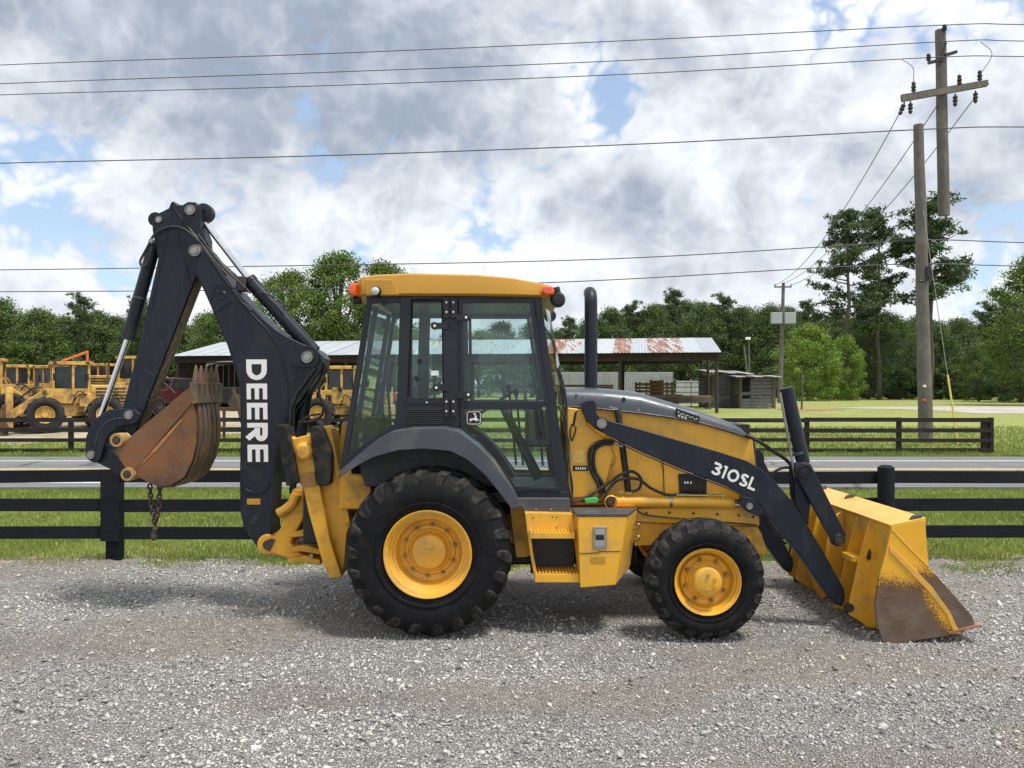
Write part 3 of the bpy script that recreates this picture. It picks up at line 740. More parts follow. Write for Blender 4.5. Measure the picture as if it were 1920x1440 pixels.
def timber_stack(label, px, Y, L_, rows, cols, th, wd, z0, seed, mm=None):
    r = random.Random(seed); t = thing('timber_stack', label, 'timber', (W(px,0,Y).x, Y, z0)); x = W(px,0,Y).x
    for i in range(rows):
        for j in range(cols):
            a = r.uniform(-.12,.12)
            MB().box(x-L_/2+a, x+L_/2+a, Y+j*wd, Y+j*wd+wd*.93, z0+i*th, z0+i*th+th*.9).build('timber', mm or (m_brown if r.random()<.35 else m_post), t)
z0 = ground_z(45)
def bench(label, px, Y, L_, h, dep):
    x = W(px,0,Y).x; t = thing('storage_rack', label, 'rack', (x, Y, ground_z(Y)))
    for xx in (x-L_/2+.1, x, x+L_/2-.1):
        for yy in (Y+.05, Y+dep-.05): MB().box(xx-.06, xx+.06, yy-.05, yy+.05, ground_z(Y)-.05, ground_z(Y)+h).build('leg', m_post, t)
    MB().box(x-L_/2, x+L_/2, Y, Y+dep, ground_z(Y)+h, ground_z(Y)+h+.1).build('deck', m_post, t)
bench('long dark timber rack under the barn beside the exhaust stack', 1095, 44.2, 3.2, .75, .8)
timber_stack('stack of grey boards on the rack under the barn', 1095, 44.25, 3.0, 4, 4, .11, .19, ground_z(44.2)+.852, 3)
bench('low timber platform holding sawn boards under the barn', 1270, 43.2, 3.6, .35, .9)
timber_stack('loose sawn boards piled on the low platform', 1275, 43.25, 3.4, 3, 4, .09, .2, ground_z(43.2)+.452, 5)
tr = thing('farm_wagon', 'old wooden flatbed farm wagon with stake sides under the barn', 'wagon', (W(1230,0,46.5).x, 46.5, ground_z(46.5)))
x = W(1230,0,46.5).x; g0 = ground_z(46.5)
MB().box(x-1.5, x+1.5, 46.5, 48.1, g0+.62, g0+.74).build('bed', m_brown, tr)
for zz in (.85, 1.05, 1.25): MB().box(x-.95, x+1.0, 46.5, 46.54, g0+zz, g0+zz+.13).build('side_board', m_brown, tr); MB().box(x-.95, x+1.0, 48.04, 48.08, g0+zz, g0+zz+.13).build('side_board', m_brown, tr)
for xx in (x-.9, x-.3, x+.3, x+.9):
    for yy in (46.56, 48.0): MB().box(xx-.04, xx+.04, yy-.03, yy+.03, g0+.70, g0+1.45).build('stake', m_brown, tr)
for xx in (x-1.0, x+1.0):
    for yy in (46.7, 47.8):
        MB().lathe([(.08,-.02),(.24,-.05),(.31,-.05),(.33,0),(.31,.10),(.24,.10),(.08,.06),(.0,.06)], (xx,yy,g0+.33), 20).build('wheel', m_tyre, tr)
    MB().cyl((xx,46.7,g0+.33), (xx,47.9,g0+.33), .06, n=8).box(xx-.08,xx+.08,46.8,47.8,g0+.35,g0+.63).build('axle', m_dstl, tr)
MB().bar((x-1.5,47.3,g0+.6), (x-2.9,47.3,g0+.35), .08, .08).build('drawbar', m_dstl, tr)
bx = thing('wooden_crate', 'small tan wooden crate riding on the farm wagon', 'crate', (x+.15, 47.2, g0+.742))
for i in range(4):
    MB().box(x-.2, x+.5, 46.9, 46.93, g0+.745+i*.2, g0+.745+i*.2+.18).build('slat', m_brown, bx); MB().box(x-.2, x+.5, 47.5, 47.53, g0+.745+i*.2, g0+.745+i*.2+.18).build('slat', m_brown, bx)
for xx in (x-.18, x+.48):
    MB().box(xx-.02, xx+.02, 46.93, 47.5, g0+.742, g0+1.56).build('end_panel', m_brown, bx)

# ------------------------------------------------------------------ trees
def leaf_clumps(cents, rads, per, leaf, cols, rng, flat=1.0, jit=.25, long=1.0):
    K = len(cents); n = K*per
    c = np.repeat(np.array(cents), per, 0); r = np.repeat(np.array(rads), per)
    d = rng.normal(size=(n,3)); d /= np.linalg.norm(d,axis=1)[:,None]
    p = c + d*(r*1.15*rng.random(n)**.72)[:,None]*np.array([1,1,flat])
    nrm = d*.6 + rng.normal(size=(n,3))*.8 + np.array([0,0,.35]); nrm /= np.linalg.norm(nrm,axis=1)[:,None]
    a = np.cross(nrm, rng.normal(size=(n,3))); a /= np.linalg.norm(a,axis=1)[:,None]; b = np.cross(nrm, a)
    s = leaf*(.6+.8*rng.random(n))
    v = np.stack([p-a*(s*long)[:,None], p-b*s[:,None]*.55+nrm*(s*.15)[:,None], p+a*(s*long)[:,None], p+b*s[:,None]*.55+nrm*(s*.15)[:,None]],1).reshape(-1,3)
    f = np.arange(n*4).reshape(-1,4)
    cc = np.array(cols); ci = np.repeat(rng.integers(0,len(cc),K), per); base_ = cc[ci]
    base_ = base_*(1+jit*(rng.random((n,1))-.5)*2)*np.repeat(.82+.36*rng.random((K,1)), per, 0)
    return v, f, np.repeat(base_, 4, 0)
GREENS = {'dark': [(.080,.125,.048),(.104,.150,.055),(.090,.132,.060)], 'mid': [(.112,.170,.046),(.136,.195,.056),(.098,.156,.048)],
          'oak': [(.125,.195,.040),(.155,.225,.050),(.105,.170,.036)], 'bright': [(.19,.29,.045),(.225,.325,.055),(.165,.26,.045)],
          'pine': [(.072,.112,.050),(.090,.134,.055),(.104,.146,.060)]}
def broadleaf(seed, H, R, base_, ncl, per, leaf, cols, clr=.15):
    rng = np.random.default_rng(seed); r = random.Random(seed); tr = MB(); cents = []; rads = []
    top = Vector((r.uniform(-.4,.4), r.uniform(-.4,.4), H*.86)); n = 7
    path = [Vector((0,0,-.3)).lerp(top, i/(n-1)) + Vector((r.uniform(-.12,.12), r.uniform(-.12,.12), 0))*(i>0) for i in range(n)]
    tr.tube(path, [H*.020*(1-.85*i/(n-1)) + .02 for i in range(n)], 8)
    lobes = [(r.uniform(0,6.28), r.uniform(base_+.1,.95), r.uniform(.18,.42)) for _ in range(9)]
    k = 0
    while len(cents) < ncl:
        k += 1
        h = base_ + (1-base_)*rng.random()**.85; a = rng.random()*6.283
        prof = math.sin(math.pi*min(1, max(0.0, (h-base_)/(1-base_))*.86+.14))**.6
        rad = R*prof
        for la, lh, ls in lobes:
            da = abs((a-la+math.pi)%(2*math.pi)-math.pi); rad *= 1 + ls*(math.exp(-(da/.5)**2-((h-lh)/.12)**2) - .25*math.exp(-((da-1.0)/.4)**2-((h-lh)/.1)**2))
        q = rad*(.35+.65*rng.random()**.5)
        x, y, z = q*math.cos(a), q*math.sin(a), H*(h-.05)
        cents.append((x+top.x*h, y+top.y*h, z)); rads.append(H*clr*(.32+.38*rng.random()))
    for i in range(0, ncl, max(1, ncl//26)):
        c = Vector(cents[i]); s = path[min(n-1, max(1, int((c.z/H*.75)*(n-1))))]
        if s.z > c.z: s = path[1]
        m_ = s.lerp(c, .5) + Vector((0,0,.05*H)); tr.tube([s, m_, c], [H*.008, H*.005, H*.002], 5)
    v, f, col = leaf_clumps(cents, rads, per, leaf, cols, rng, .75)
    return tr, (v, f, col)
def pine(seed, H, start, spread, per, leaf, cols, ntip=5):
    rng = np.random.default_rng(seed); r = random.Random(seed); tr = MB(); cents = []; rads = []
    n = 10; path = [Vector((r.uniform(-.15,.15)*(i>0) + .02*i*i*.1, r.uniform(-.12,.12), -.3 + (H+.1)*i/(n-1))) for i in range(n)]
    tr.tube(path, [H*.0135*(1-.8*i/(n-1))+.02 for i in range(n)], 9)
    nb = int(38*(1-start)+8)
    for b in range(nb):
        h = start + (1-start)*(b+rng.random())/nb; i = min(n-2, int(h*(n-1))); s = path[i].lerp(path[i+1], h*(n-1)-i)
        a = rng.random()*6.283; t = (h-start)/(1-start); ln = spread*(.35+.65*math.sin(math.pi*min(1,(t*.8+.25))))*(.6+.6*rng.random())
        e = s + Vector((math.cos(a)*ln, math.sin(a)*ln, ln*(.05+.45*t)+rng.random()*.4))
        mid = s.lerp(e,.5)+Vector((0,0,-.06*ln)); tr.tube([s, mid, e], [.07,.05,.02], 5)
        for q in range(ntip):
            u = .38+.68*rng.random(); p = s.lerp(e, u) + Vector((rng.normal()*.5, rng.normal()*.5, .1+rng.random()*.45)); cents.append(tuple(p)); rads.append(.34+.36*rng.random())
    for q in range(5): cents.append((path[-1].x+rng.normal()*.3, path[-1].y+rng.normal()*.3, H-.2+rng.random()*.5)); rads.append(.45)
    v, f, col = leaf_clumps(cents, rads, per, leaf, cols, rng, .7, long=1.5)
    return tr, (v, f, col)
def make_proto(kind, args):
    tr, (v, f, col) = (broadleaf if kind == 'b' else pine)(*args)
    me = bpy.data.meshes.new('trunk'); me.from_pydata(tr.v, [], tr.f); me.materials.append(m_bark); me.polygons.foreach_set('use_smooth', [True]*len(me.polygons))
    o = np_mesh('crown', v, f, m_leaf, col); cm = o.data; bpy.data.objects.remove(o); return me, cm
PR = {}
for i in range(4): PR['dark%d'%i] = make_proto('b', (20+i, 13, 3.0+.35*i, .10, 210, 105, .115, GREENS['dark']+GREENS['mid'][:1+(i%2)], .16))
for i in range(3): PR['mid%d'%i] = make_proto('b', (30+i, 11, 3.3, .08, 190, 105, .115, GREENS['mid']+GREENS['dark'][:1], .16))
for i in range(2): PR['oak%d'%i] = make_proto('b', (40+i, 12.5, 4.1, .16, 175, 150, .105, GREENS['oak'], .135))
PR['bright'] = make_proto('b', (50, 7.5, 2.9, .04, 160, 110, .09, GREENS['bright'], .17))
for i in range(3): PR['pine%d'%i] = make_proto('p', (60+i, 17, (.42,.5,.36)[i], (2.5,2.2,2.9)[i], 46, .105, GREENS['pine'], 9))
for i in range(2): PR['bush%d'%i] = make_proto('b', (70+i, 4.2, 2.4, .0, 110, 90, .10, GREENS['mid']+GREENS['dark'], .2))
def plant(proto, px, Y, top_y, label, group=None, name='tree', wide=1.0, rot=None, cat='tree', x=None):
    tm, cm = PR[proto]; zg = ground_z(Y); x = W(px,0,Y).x if x is None else x
    Hm = {'dark':13,'mid':11,'oak':12.5,'brig':7.5,'pine':17,'bush':4.2}[proto[:4] if proto[:3]!='mid' and proto[:3]!='oak' else proto[:3]]
    s = (W(px,top_y,Y).z - zg)/Hm
    t = thing(name, label, cat, (x, Y, zg), group); t.scale = (s*wide, s*wide, s); t.rotation_euler[2] = random.uniform(0,6.28) if rot is None else rot
    for nm, me in (('trunk', tm), ('crown', cm)):
        o = bpy.data.objects.new(nm, me); C.objects.link(o); o.parent = t
    return t
rt = random.Random(5)
# woods right of the cab, behind barn and sheds (two rows), then behind the cab, then left
top_r = lambda px: np.interp(px, [1030,1060,1130,1210,1270,1330,1400,1470,1560,1700,1800,1920,2100], [620,590,580,556,548,552,566,562,575,590,585,560,560])
px = 1020
while px < 2150:
    plant('dark%d'%rt.randrange(4) if rt.random()<.72 else 'pine%d'%rt.randrange(3), px, rt.uniform(98,106), top_r(px)+rt.uniform(-4,16), 'dark green tree in the tall wood line behind the barn and field', 'wood line trees right of the cab', wide=1.0); px += rt.uniform(36,52)
px = 1000
while px < 2150:
    plant(('dark%d'%rt.randrange(4)) if rt.random()<.6 else 'mid%d'%rt.randrange(3), px, rt.uniform(112,122), top_r(px)+rt.uniform(8,26), 'tree in the back row of the wood line beyond the field', 'back row wood trees', wide=1.35); px += rt.uniform(48,62)
px = 1030
while px < 2150:
    plant('bush%d'%rt.randrange(2), px, rt.uniform(90,95), rt.uniform(688,712), 'leafy bush at the dark foot of the wood line', 'bushes along the wood edge', name='bush', cat='bush', wide=1.3); px += rt.uniform(60,90)
px = 360
while px < 1030:
    plant('mid%d'%rt.randrange(3) if rt.random()<.6 else 'dark%d'%rt.randrange(4), px, rt.uniform(92,104), rt.uniform(598,622), 'tree in the low wood line behind the cab and boom', 'wood line trees behind the cab', wide=1.25); px += rt.uniform(46,62)
top_l = lambda px: np.interp(px, [-200,0,60,110,170,230,300,400], [550,560,566,585,572,590,575,590])
px = -190
while px < 420:
    plant(('mid%d'%rt.randrange(3)) if rt.random()<.55 else 'dark%d'%rt.randrange(4), px, rt.uniform(72,80), top_l(px)+rt.uniform(-6,12), 'green tree in the wood line behind the parked yellow machines', 'wood line trees behind the machine yard', wide=1.1); px += rt.uniform(44,60)
px = -190
while px < 430:
    plant(('dark%d'%rt.randrange(4)), px, rt.uniform(84,92), top_l(px)+rt.uniform(12,30), 'darker tree in the second row behind the machine yard', 'second row yard trees', wide=1.35); px += rt.uniform(50,66)
plant('pine1', 150, 70, 560, 'thin crowned pine rising among the yard trees left of the boom')
plant('pine0', 262, 71, 562, 'sparse pine rising behind the raised dipper arm')
plant('oak0', 545, 62, 500, 'leafy light green oak between the boom and the cab', 'oaks beside the cab', rot=.4)
plant('oak1', 632, 64, 470, 'tallest light green oak rising above the cab roof', rot=2.0)
plant('oak0', 715, 62.5, 486, 'broad light green oak behind the rear of the cab roof', rot=3.6)
plant('mid1', 410, 66, 575, 'round green tree framed between dipper and boom')
plant('pine2', 1590, 74, 408, 'tall pine with spreading branches left of the thick pole', rot=1.0, wide=1.05)
plant('pine0', 1648, 76, 410, 'tall narrow pine close beside the spreading pine', rot=2.2, wide=.95)
plant('pine1', 1745, 75, 388, 'tallest pine standing behind the thick wooden pole', rot=4.0, wide=1.25)
plant('dark1', 1628, 78, 560, 'dense dark tree under the pair of tall pines', wide=.8)
plant('dark3', 1672, 82, 580, 'dense dark tree between the pines and the thick pole', wide=.9)
plant('bright', 1515, 70, 606, 'bright yellow green tree behind the small plank shed', rot=.7, wide=1.0)
plant('bright', 1585, 72, 625, 'smaller bright green tree beside the tall pines', rot=2.7, wide=.75)
plant('mid2', 1765, 80, 610, 'mid green tree behind the guy wire', wide=.9)
plant('mid0', 1835, 68, 640, 'rounded dark green tree at the edge of the gravel drive', wide=1.0)
plant('oak1', 1950, 52, 468, 'big spreading tree overhanging the gravel drive', rot=1.2, wide=1.05)
plant('dark2', 1915, 62, 600, 'dark tree behind the big spreading tree', wide=1.2)
for px, Y, ty in ((1600,84,690),(1690,80,694),(1780,78,680),(1860,74,690),(1910,66,680),(1450,88,690),(1560,80,700)):
    plant('bush%d'%rt.randrange(2), px, Y, ty, 'low bush beneath the trees right of the sheds', 'bushes under the right hand trees', name='bush', cat='bush', wide=1.2)

# ================================================================== the backhoe loader
YC = 7.6
BH = thing('backhoe_loader', 'large yellow and charcoal backhoe loader parked on the gravel', 'backhoe', (0, YC, 0))
def plate(name, pts, Y, th, m, parent=None, bevel=.006, **k):
    return MB().prism(XZ(pts, Y), Y, Y+th).build(name, m, parent or BH, bevel=bevel, **k)
def plates(name, pts, Y, th, m, parent=None, bevel=.006, **k):
    return MB().prism(XZ(pts, Y), Y, Y+th).both(name, m, parent or BH, bevel=bevel, **k)
def disc(name, px, py, Y, r, th, m, parent, n=24, both=False, rim=True):
    c = W(px, py, Y); pr = [(0,-th),(r*.55,-th),(r*.6,-th*.7),(r*.82,-th*.7),(r*.86,-th),(r*.95,-th),(r,-th*.7),(r,.02)] if rim else [(0,-th),(r*.9,-th),(r,-th*.7),(r,.02)]
    mb = MB().lathe(pr, c, n)
    if r >= .03 and rim:
        g_ = MB().lathe([(r*.98,-.0025),(r*1.20,-.0025),(r*1.30,.003)], c, n); (g_.both if both else g_.build)('grease_ring', m_hose, parent)
    return mb.both(name, m, parent) if both else mb.build(name, m, parent)
def circ(px, py, r, a0=0, a1=360, n=10):
    return [(px + r*math.cos(math.radians(a0+(a1-a0)*k/n)), py - r*math.sin(math.radians(a0+(a1-a0)*k/n))) for k in range(n+1)]

# ---- wheels
m_nut = mat('worn_wheel_nut', (.33,.21,.09), .55, metal=.3, var=.3, scale=20)
def wheel(X, Yo, R, width, rim_r, nl, lug_h, hub_r, nut_r, nuts, dish, mirror=None, skew=1):
    c = Vector((X, Yo, R)); k = rim_r
    rim = MB().lathe([(k*.99,.03),(k*1.0,.0),(k*.985,-.012),(k*.955,-.010),(k*.945,.012),(k*.90,.018),(k*.885,.05),(k*.83,.062),(k*.815,.085),(k*.76,.10),(k*.745,dish*.85),(k*.70,dish),(k*.60,dish+.006),(k*.56,dish-.012),(hub_r*1.25,dish-.012),(hub_r*1.15,dish-.03),(0,dish-.03)], c, 64)
    rim.lathe([(k*.86,.06),(k*.86,width-.02),(k*.98,width-.0)], c, 48)
    w = rim.build('wheel', m_yel, BH, mirror=mirror, ang=30)
    Rt = R - lug_h; b = width
    side = [(k*.985,.035),(k*1.02,.012),(k*1.09,.0),(k+(Rt-k)*.38,-.022),(k+(Rt-k)*.62,-.020),(k+(Rt-k)*.80,-.002),(Rt*.965,.028),(Rt*.99,.055),(Rt,.085)]
    prof = side + [(Rt+.006, b/2)] + [(r, b-y) for r, y in side[::-1]]
    ty = MB().lathe(prof, c, 96)
    # raised sidewall bands
    ty.lathe([(k+(Rt-k)*.16,-.013),(k+(Rt-k)*.17,-.020),(k+(Rt-k)*.21,-.021),(k+(Rt-k)*.22,-.016)], c, 96)
    for s in (0, 1):
        for i in range(nl):
            a0 = 2*math.pi*(i + .5*s)/nl; ring = []
            # lug runs from below the shoulder across to just past the centre line, slanting
            st = [(Rt*.845, -.016, 0.0), (Rt*.905, -.004, .012), (Rt*.965, .026, .03), (Rt, .082, .07), (Rt+.003, b*.30, .17), (Rt+.004, b*.56, .34)]
            wid = [.058, .074, .078, .072, .060, .050]; hgt = [.001, .011, lug_h*.85, lug_h, lug_h, lug_h*.92]
            tilt = [.12, .30, .62, 1., 1., 1.]
            for q_, ((rr, yy, da), ww, hh) in enumerate(zip(st, wid, hgt)):
                if s: yy = b-yy
                a = a0 + skew*da
                dw = ww/Rt/2*1.15; tl_ = tilt[q_]
                out = Vector((math.cos(a)*tl_, (-1 if not s else 1)*math.sqrt(max(0, 1-tl_*tl_)), math.sin(a)*tl_))
                pts = []
                for sg, up in ((-1.25,0),(-.85,1),(.85,1),(1.25,0)):
                    aa = a + sg*dw; p = Vector((c.x+rr*math.cos(aa), c.y+yy, c.z+rr*math.sin(aa)))
                    pts.append(p + out*(hh*up) - out*.006*(1-up))
                ring.append(pts)
            vs = [p for r_ in ring for p in r_]; fs = []
            for q in range(5):
                for j in range(3): fs.append((q*4+j, q*4+j+1, q*4+j+5, q*4+j+4))
            fs += [(0,1,2,3), (23,22,21,20)]
            ty.add(vs, fs, 1)
    ty.build('tyre', [m_tyre, m_tread], w, mirror=mirror, ang=32, recalc=False)
    hub = MB().lathe([(0,dish-.105),(hub_r*.80,-.105+dish),(hub_r*.93,-.098+dish),(hub_r,-.080+dish),(hub_r*1.02,-.05+dish),(hub_r*1.10,dish-.03),(hub_r*1.12,dish)], c, 40)
    hub.build('hub', m_yel, w, mirror=mirror, ang=30)
    for i in range(nuts):
        a = 2*math.pi*(i+.35)/nuts; p = c + Vector((math.cos(a)*nut_r, dish, math.sin(a)*nut_r))
        MB().cyl(p+Vector((0,.0,0)), p+Vector((0,-.028,0)), .017, .015, 6).cyl(p+Vector((0,-.026,0)), p+Vector((0,-.042,0)), .009, n=8).build('wheel_nut', m_nut, w, mirror=mirror)
    return w, c
for mir in (None, YC):
    w, c = wheel(-.663, 6.53, .664, .50, .350, 22, .019, .142, .205, 10, .205, mir, -1)
    if mir is None:      # cast relief on the hub cap
        for pts in ([(-.05,.05),(-.01,.02),(.05,.055)], [(-.06,-.005),(-.02,-.03),(.03,-.01),(.055,-.03)], [(-.045,-.075),(.0,-.05),(.06,-.08)], [(-.03,.09),(-.02,.06)]):
            MB().tube(spline([c+Vector((x,.098,z)) for x,z in pts], 5), .005, 6).build('cast_mark', m_yel, w)
    w, c = wheel(1.518, 6.45, .466, .33, .262, 20, .016, .112, .165, 8, .085, mir, -1)
    if mir is None:
        for i in range(4):
            a = math.radians(-95+i*62); MB().cyl(c+Vector((.062*math.cos(a),-.012,.062*math.sin(a))), c+Vector((.062*math.cos(a),-.032,.062*math.sin(a))), .014, n=6).build('hub_bolt', m_yel2, w)

# ---- chassis
MB().box(-1.35, 1.95, 7.25, 7.95, .62, .98).build('main_frame', m_yel2, BH, bevel=.015)
MB().cyl((-.663,6.72,.667), (-.663,8.48,.667), .13, n=24).cyl((-.663,7.2,.667), (-.663,8.0,.667), .22, n=24).build('rear_axle', m_dstl, BH)
MB().cyl((1.518,6.62,.466), (1.518,8.58,.466), .075, n=20).box(1.40,1.64,7.3,7.9,.40,.66).build('front_axle', m_yel2, BH, bevel=.01)
MB().box(-.1, 1.1, 7.3, 7.9, .42, .66).build('transmission', m_blk, BH, bevel=.03)
MB().box(1.30, 1.95, 7.18, 8.02, .62, .90).build('front_support', m_yel2, BH, bevel=.015)
plates('frame_rail', [(1190,955),(1300,950),(1420,952),(1424,972),(1424,987),(1230,980),(1190,978)], 7.02, .10, m_yel)
plates('frame_web', [(1185,978),(1420,988),(1428,1000),(1440,1040),(1415,1040),(1400,1012),(1190,1024)], 7.06, .06, m_yel2)
MB().tube(spline([W(1192,955,6.99), W(1215,966,6.99), W(1300,974,6.99), W(1420,985,6.99)],6), .008, 6).build('pipe', m_dstl, BH)

for px_, py_ in ((1212,962),(1255,961),(1300,962),(1345,964),(1385,966),(1412,969)): disc('bolt', px_, py_, 7.02, .011, .010, m_dstl, BH, 8, rim=False)
# ---- engine bay, hood
side = [(1062,757),(1119,764),(1161,768),(1228,777),(1306,790),(1411,823),(1416,862),(1420,935),(1300,945),(1062,948)]
plates('engine_side_panel', side, 7.13, .05, m_yel, bevel=.01)
MB().box(.50, 2.05, 7.17, 8.03, .95, 1.66).build('engine_block', m_blk, BH)
q0, q1 = W(1413,826,7.13), W(1419,940,7.13)
MB().add([(q0.x-.02,7.15,q0.z),(q0.x-.02,8.05,q0.z),(q1.x-.02,8.05,q1.z),(q1.x-.02,7.15,q1.z),(q0.x+.035,7.19,q0.z-.02),(q0.x+.035,8.01,q0.z-.02),(q1.x+.035,8.01,q1.z),(q1.x+.035,7.19,q1.z)],
    [(0,1,2,3),(7,6,5,4),(0,4,5,1),(1,5,6,2),(2,6,7,3),(3,7,4,0)]).build('front_grille', m_blk, BH, bevel=.01)
tp = [(1058,727),(1100,727.5),(1145,730),(1202,736),(1254,752),(1306,767),(1359,786),(1390,800),(1406,817)]
bt = [(1058,762),(1100,764),(1145,769),(1202,775),(1254,782),(1306,791),(1359,806),(1390,816),(1408,822)]
rings = []
for a, b in zip(tp, bt):
    x = W(a[0],0,7.12).x; zt, zb_ = W(*a,7.14).z, W(*b,7.12).z; h = max(.012, zt-zb_)
    half = [(7.10,zb_), (7.10,zb_+h*.35), (7.115,zb_+h*.62), (7.15,zb_+h*.86), (7.22,zb_+h*.99), (7.42,zb_+h*1.04)]
    full = half + [(2*YC-y, z) for y, z in half[::-1]]
    rings.append([(x, y, z) for y, z in full])
hood = MB().loft(rings).build('hood', m_hood, BH, ang=40)
MB().tube([W(px,py,7.098) for px,py in bt], .008, 6).build('hood_seam', m_blk, hood)
dec = MB().prism(XZ([(1267,765),(1312,781),(1311,796),(1267,782)], 7.092), 7.092, 7.097).build('decal', m_bdec, hood)
mb = MB()
for i in range(9):
    px = 1271+i*4.3; py = 771+i*1.55+ (2 if i%2 else 0); y_ = 7.0905
    mb.prism(XZ([(px,py),(px+2.6,py+1),(px+2.6,py+3.6),(px,py+2.6)], y_), y_, y_+.001)
for i in range(3):
    px = 1271+i*6; py = 777+i*2; mb.prism(XZ([(px,py),(px+4.5,py+1.5),(px+4,py+5.5),(px+1,py+4.5)], 7.0905), 7.0905, 7.0915)
mb.build('decal_mark', mat('faded_white_print', (.5,.5,.5), .5), dec, smooth=False)
disc('hood_latch', 1170, 748, 7.10, .016, .006, m_blk, hood, 14, rim=False)
for px, py in ((1081,739),(1197,769)): disc('bolt', px, py, 7.105, .010, .008, m_stl, hood, 10, rim=False)
# exhaust stack with a bent tip
e = W(1108, 730, 7.45); pth = [Vector((e.x,7.45,e.z-.1)), Vector((e.x,7.45,2.72))] + [Vector((e.x, 7.45+.12*(1-math.cos(a)), 2.72+.12*math.sin(a))) for a in np.linspace(.2,1.45,7)]
MB().tube(pth, .0575, 24).build('exhaust_stack', m_nav, BH)
MB().cyl((e.x,7.45,e.z+.13), (e.x,7.45,e.z+.15), .061, n=24).build('stack_clamp', m_blk, BH)

# ---- loader tower and yellow detail near the cab
plates('loader_tower', [(1064,764),(1092,768),(1103,798),(1140,826),(1150,852),(1130,930),(1064,934)], 7.02, .10, m_yel, bevel=.01)
plate('access_hole', [(1073,798),(1077,774),(1083,768),(1080,785),(1077,800)], 7.016, .004, m_blk, bevel=0)
MB().tube(spline([W(*p,7.006) for p in ((1072,795),(1069,812),(1072,826),(1078,812),(1080,800))],6), .006, 6).build('cable_loop', m_blk, BH)
plate('warning_label', [(1072,843),(1097,843),(1098,868),(1073,868)], 7.016, .002, mat('yellow_print_label', (.78,.50,.12), .5, var=.3, scale=60), bevel=0)
plate('black_label', [(1074,873),(1102,873),(1103,883),(1074,883)], 7.016, .002, m_bdec, bevel=0)
mb = MB()
for i in range(5): mb.prism(XZ([(1079+i*4.2,876),(1081.6+i*4.2,876),(1081.6+i*4.2,880.5),(1079+i*4.2,880.5)], 7.0145), 7.0145, 7.0155)
mb.build('label_print', m_wht, BH, smooth=False)
MB().tube([W(*p_,7.127) for p_ in ((1240,846),(1244,880),(1246,943))], .004, 5).build('panel_seam', m_blk, BH)
MB().tube([W(*p_,7.127) for p_ in ((1068,940),(1150,941),(1240,942),(1330,940),(1418,934))], .004, 5).build('panel_seam', m_blk, BH)
plate('battery_screen', [(1272,888),(1325,888),(1325,926),(1274,926)], 7.123, .006, m_bdec, bevel=.002)
mb = MB()
for a in (1283,1288,1294): mb.prism(XZ([(a,903),(a+3,903),(a+3,907),(a,907)], 7.1215), 7.1215, 7.1225)
mb.build('label_print', m_wht, BH, smooth=False)
MB().tube(spline([W(*p,7.118) for p in ((1145,838),(1115,850),(1118,870),(1140,877),(1155,862),(1148,842))],6), .003, 5).build('cable_loop', m_yel2, BH)
MB().cyl(W(1158,768,7.06), W(1178,922,7.06), .028, n=14).build('hydraulic_pipe', m_hose, BH)
for a in ((1148,763),(1158,833)): MB().bar(W(a[0]-6,a[1],7.03), W(a[0]+10,a[1]+4,7.03), .03, .018).build('pipe_clamp', m_stl, BH)
def hose(pts, Y, r=.013, n=10, parent=None, dy=None):
    P = [W(px, py, Y + (dy[i] if dy else 0)) for i, (px, py) in enumerate(pts)]
    return MB().tube(spline(P, 8), r, n).build('hose', m_hose, parent or BH)
hose([(1153,827),(1125,829),(1106,845),(1108,880),(1122,908),(1127,930)], 6.99, .016)
hose([(1150,832),(1128,834),(1114,848),(1115,880),(1128,905),(1134,925)], 7.0, .014)
hose([(1075,942),(1100,932),(1128,915),(1160,892),(1185,884),(1202,898),(1198,916),(1184,922)], 6.97, .013)
hose([(1132,944),(1140,920),(1160,900),(1195,898),(1220,915),(1248,927),(1268,928)], 6.965, .013)
hose([(1068,948),(1085,938),(1110,935),(1126,930)], 6.97, .012)
plate('sight_plug', [(1095,935),(1118,932),(1123,936),(1120,943),(1098,944)], 6.94, .03, m_grn, bevel=.008)

# ---- loader lift arms, cylinders
armp = [(1089,758),(1098,752),(1114,750),(1119,760),(1118,775),(1126,783),(1148,790),(1257,821),(1351,848),(1400,864),(1428,880),(1455,905),(1484,938),(1508,974),(1545,1036),(1584,1106),(1585,1122),(1580,1138),(1569,1134),(1545,1105),(1504,1045),(1470,1003),(1436,962),(1424,946),(1408,934),(1387,924),(1365,913),(1271,877),(1199,846),(1145,819),(1117,805),(1101,790),(1093,772)]
AY = 6.90
a_n, a_f = plates('loader_arm', armp, AY, .13, m_nav, bevel=.008)
low = [(1145,822),(1199,849),(1271,880),(1365,915.5),(1408,936),(1436,964),(1504,1047),(1545,1107),(1566,1133)]
MB().tube([W(px,py,AY-.004) for px,py in low], .0065, 6).build('weld_edge', m_nav, a_n)
disc('pivot_pin', 1128, 794, AY, .042, .02, m_stl, a_n)
disc('pivot_pin', 1592, 1139, 6.84, .035, .02, m_dstl, a_n)
ear = [(1387,928),(1396,932),(1412,934),(1426,950),(1432,965),(1420,968),(1402,960),(1388,948)]
plate('cylinder_ear', ear, AY-.025, .024, m_nav, a_n, bevel=.004)
disc('ear_pin', 1405, 949, AY-.025, .028, .012, m_stl, a_n)
disc('frame_bolt', 1401, 967, AY+.11, .014, .01, m_stl, BH, 12)
LY = 7.0
lc, lcf = MB().cyl(W(1146,940,LY), W(1372,943,LY), .046, n=28).both('lift_cylinder', m_yel, BH)
MB().cyl(W(1368,943,LY), W(1374,943,LY), .050, n=28).build('gland', m_yel2, lc)
MB().cyl(W(1372,943,LY), W(1402,947,LY), .024, n=18).build('rod', m_chr, lc)
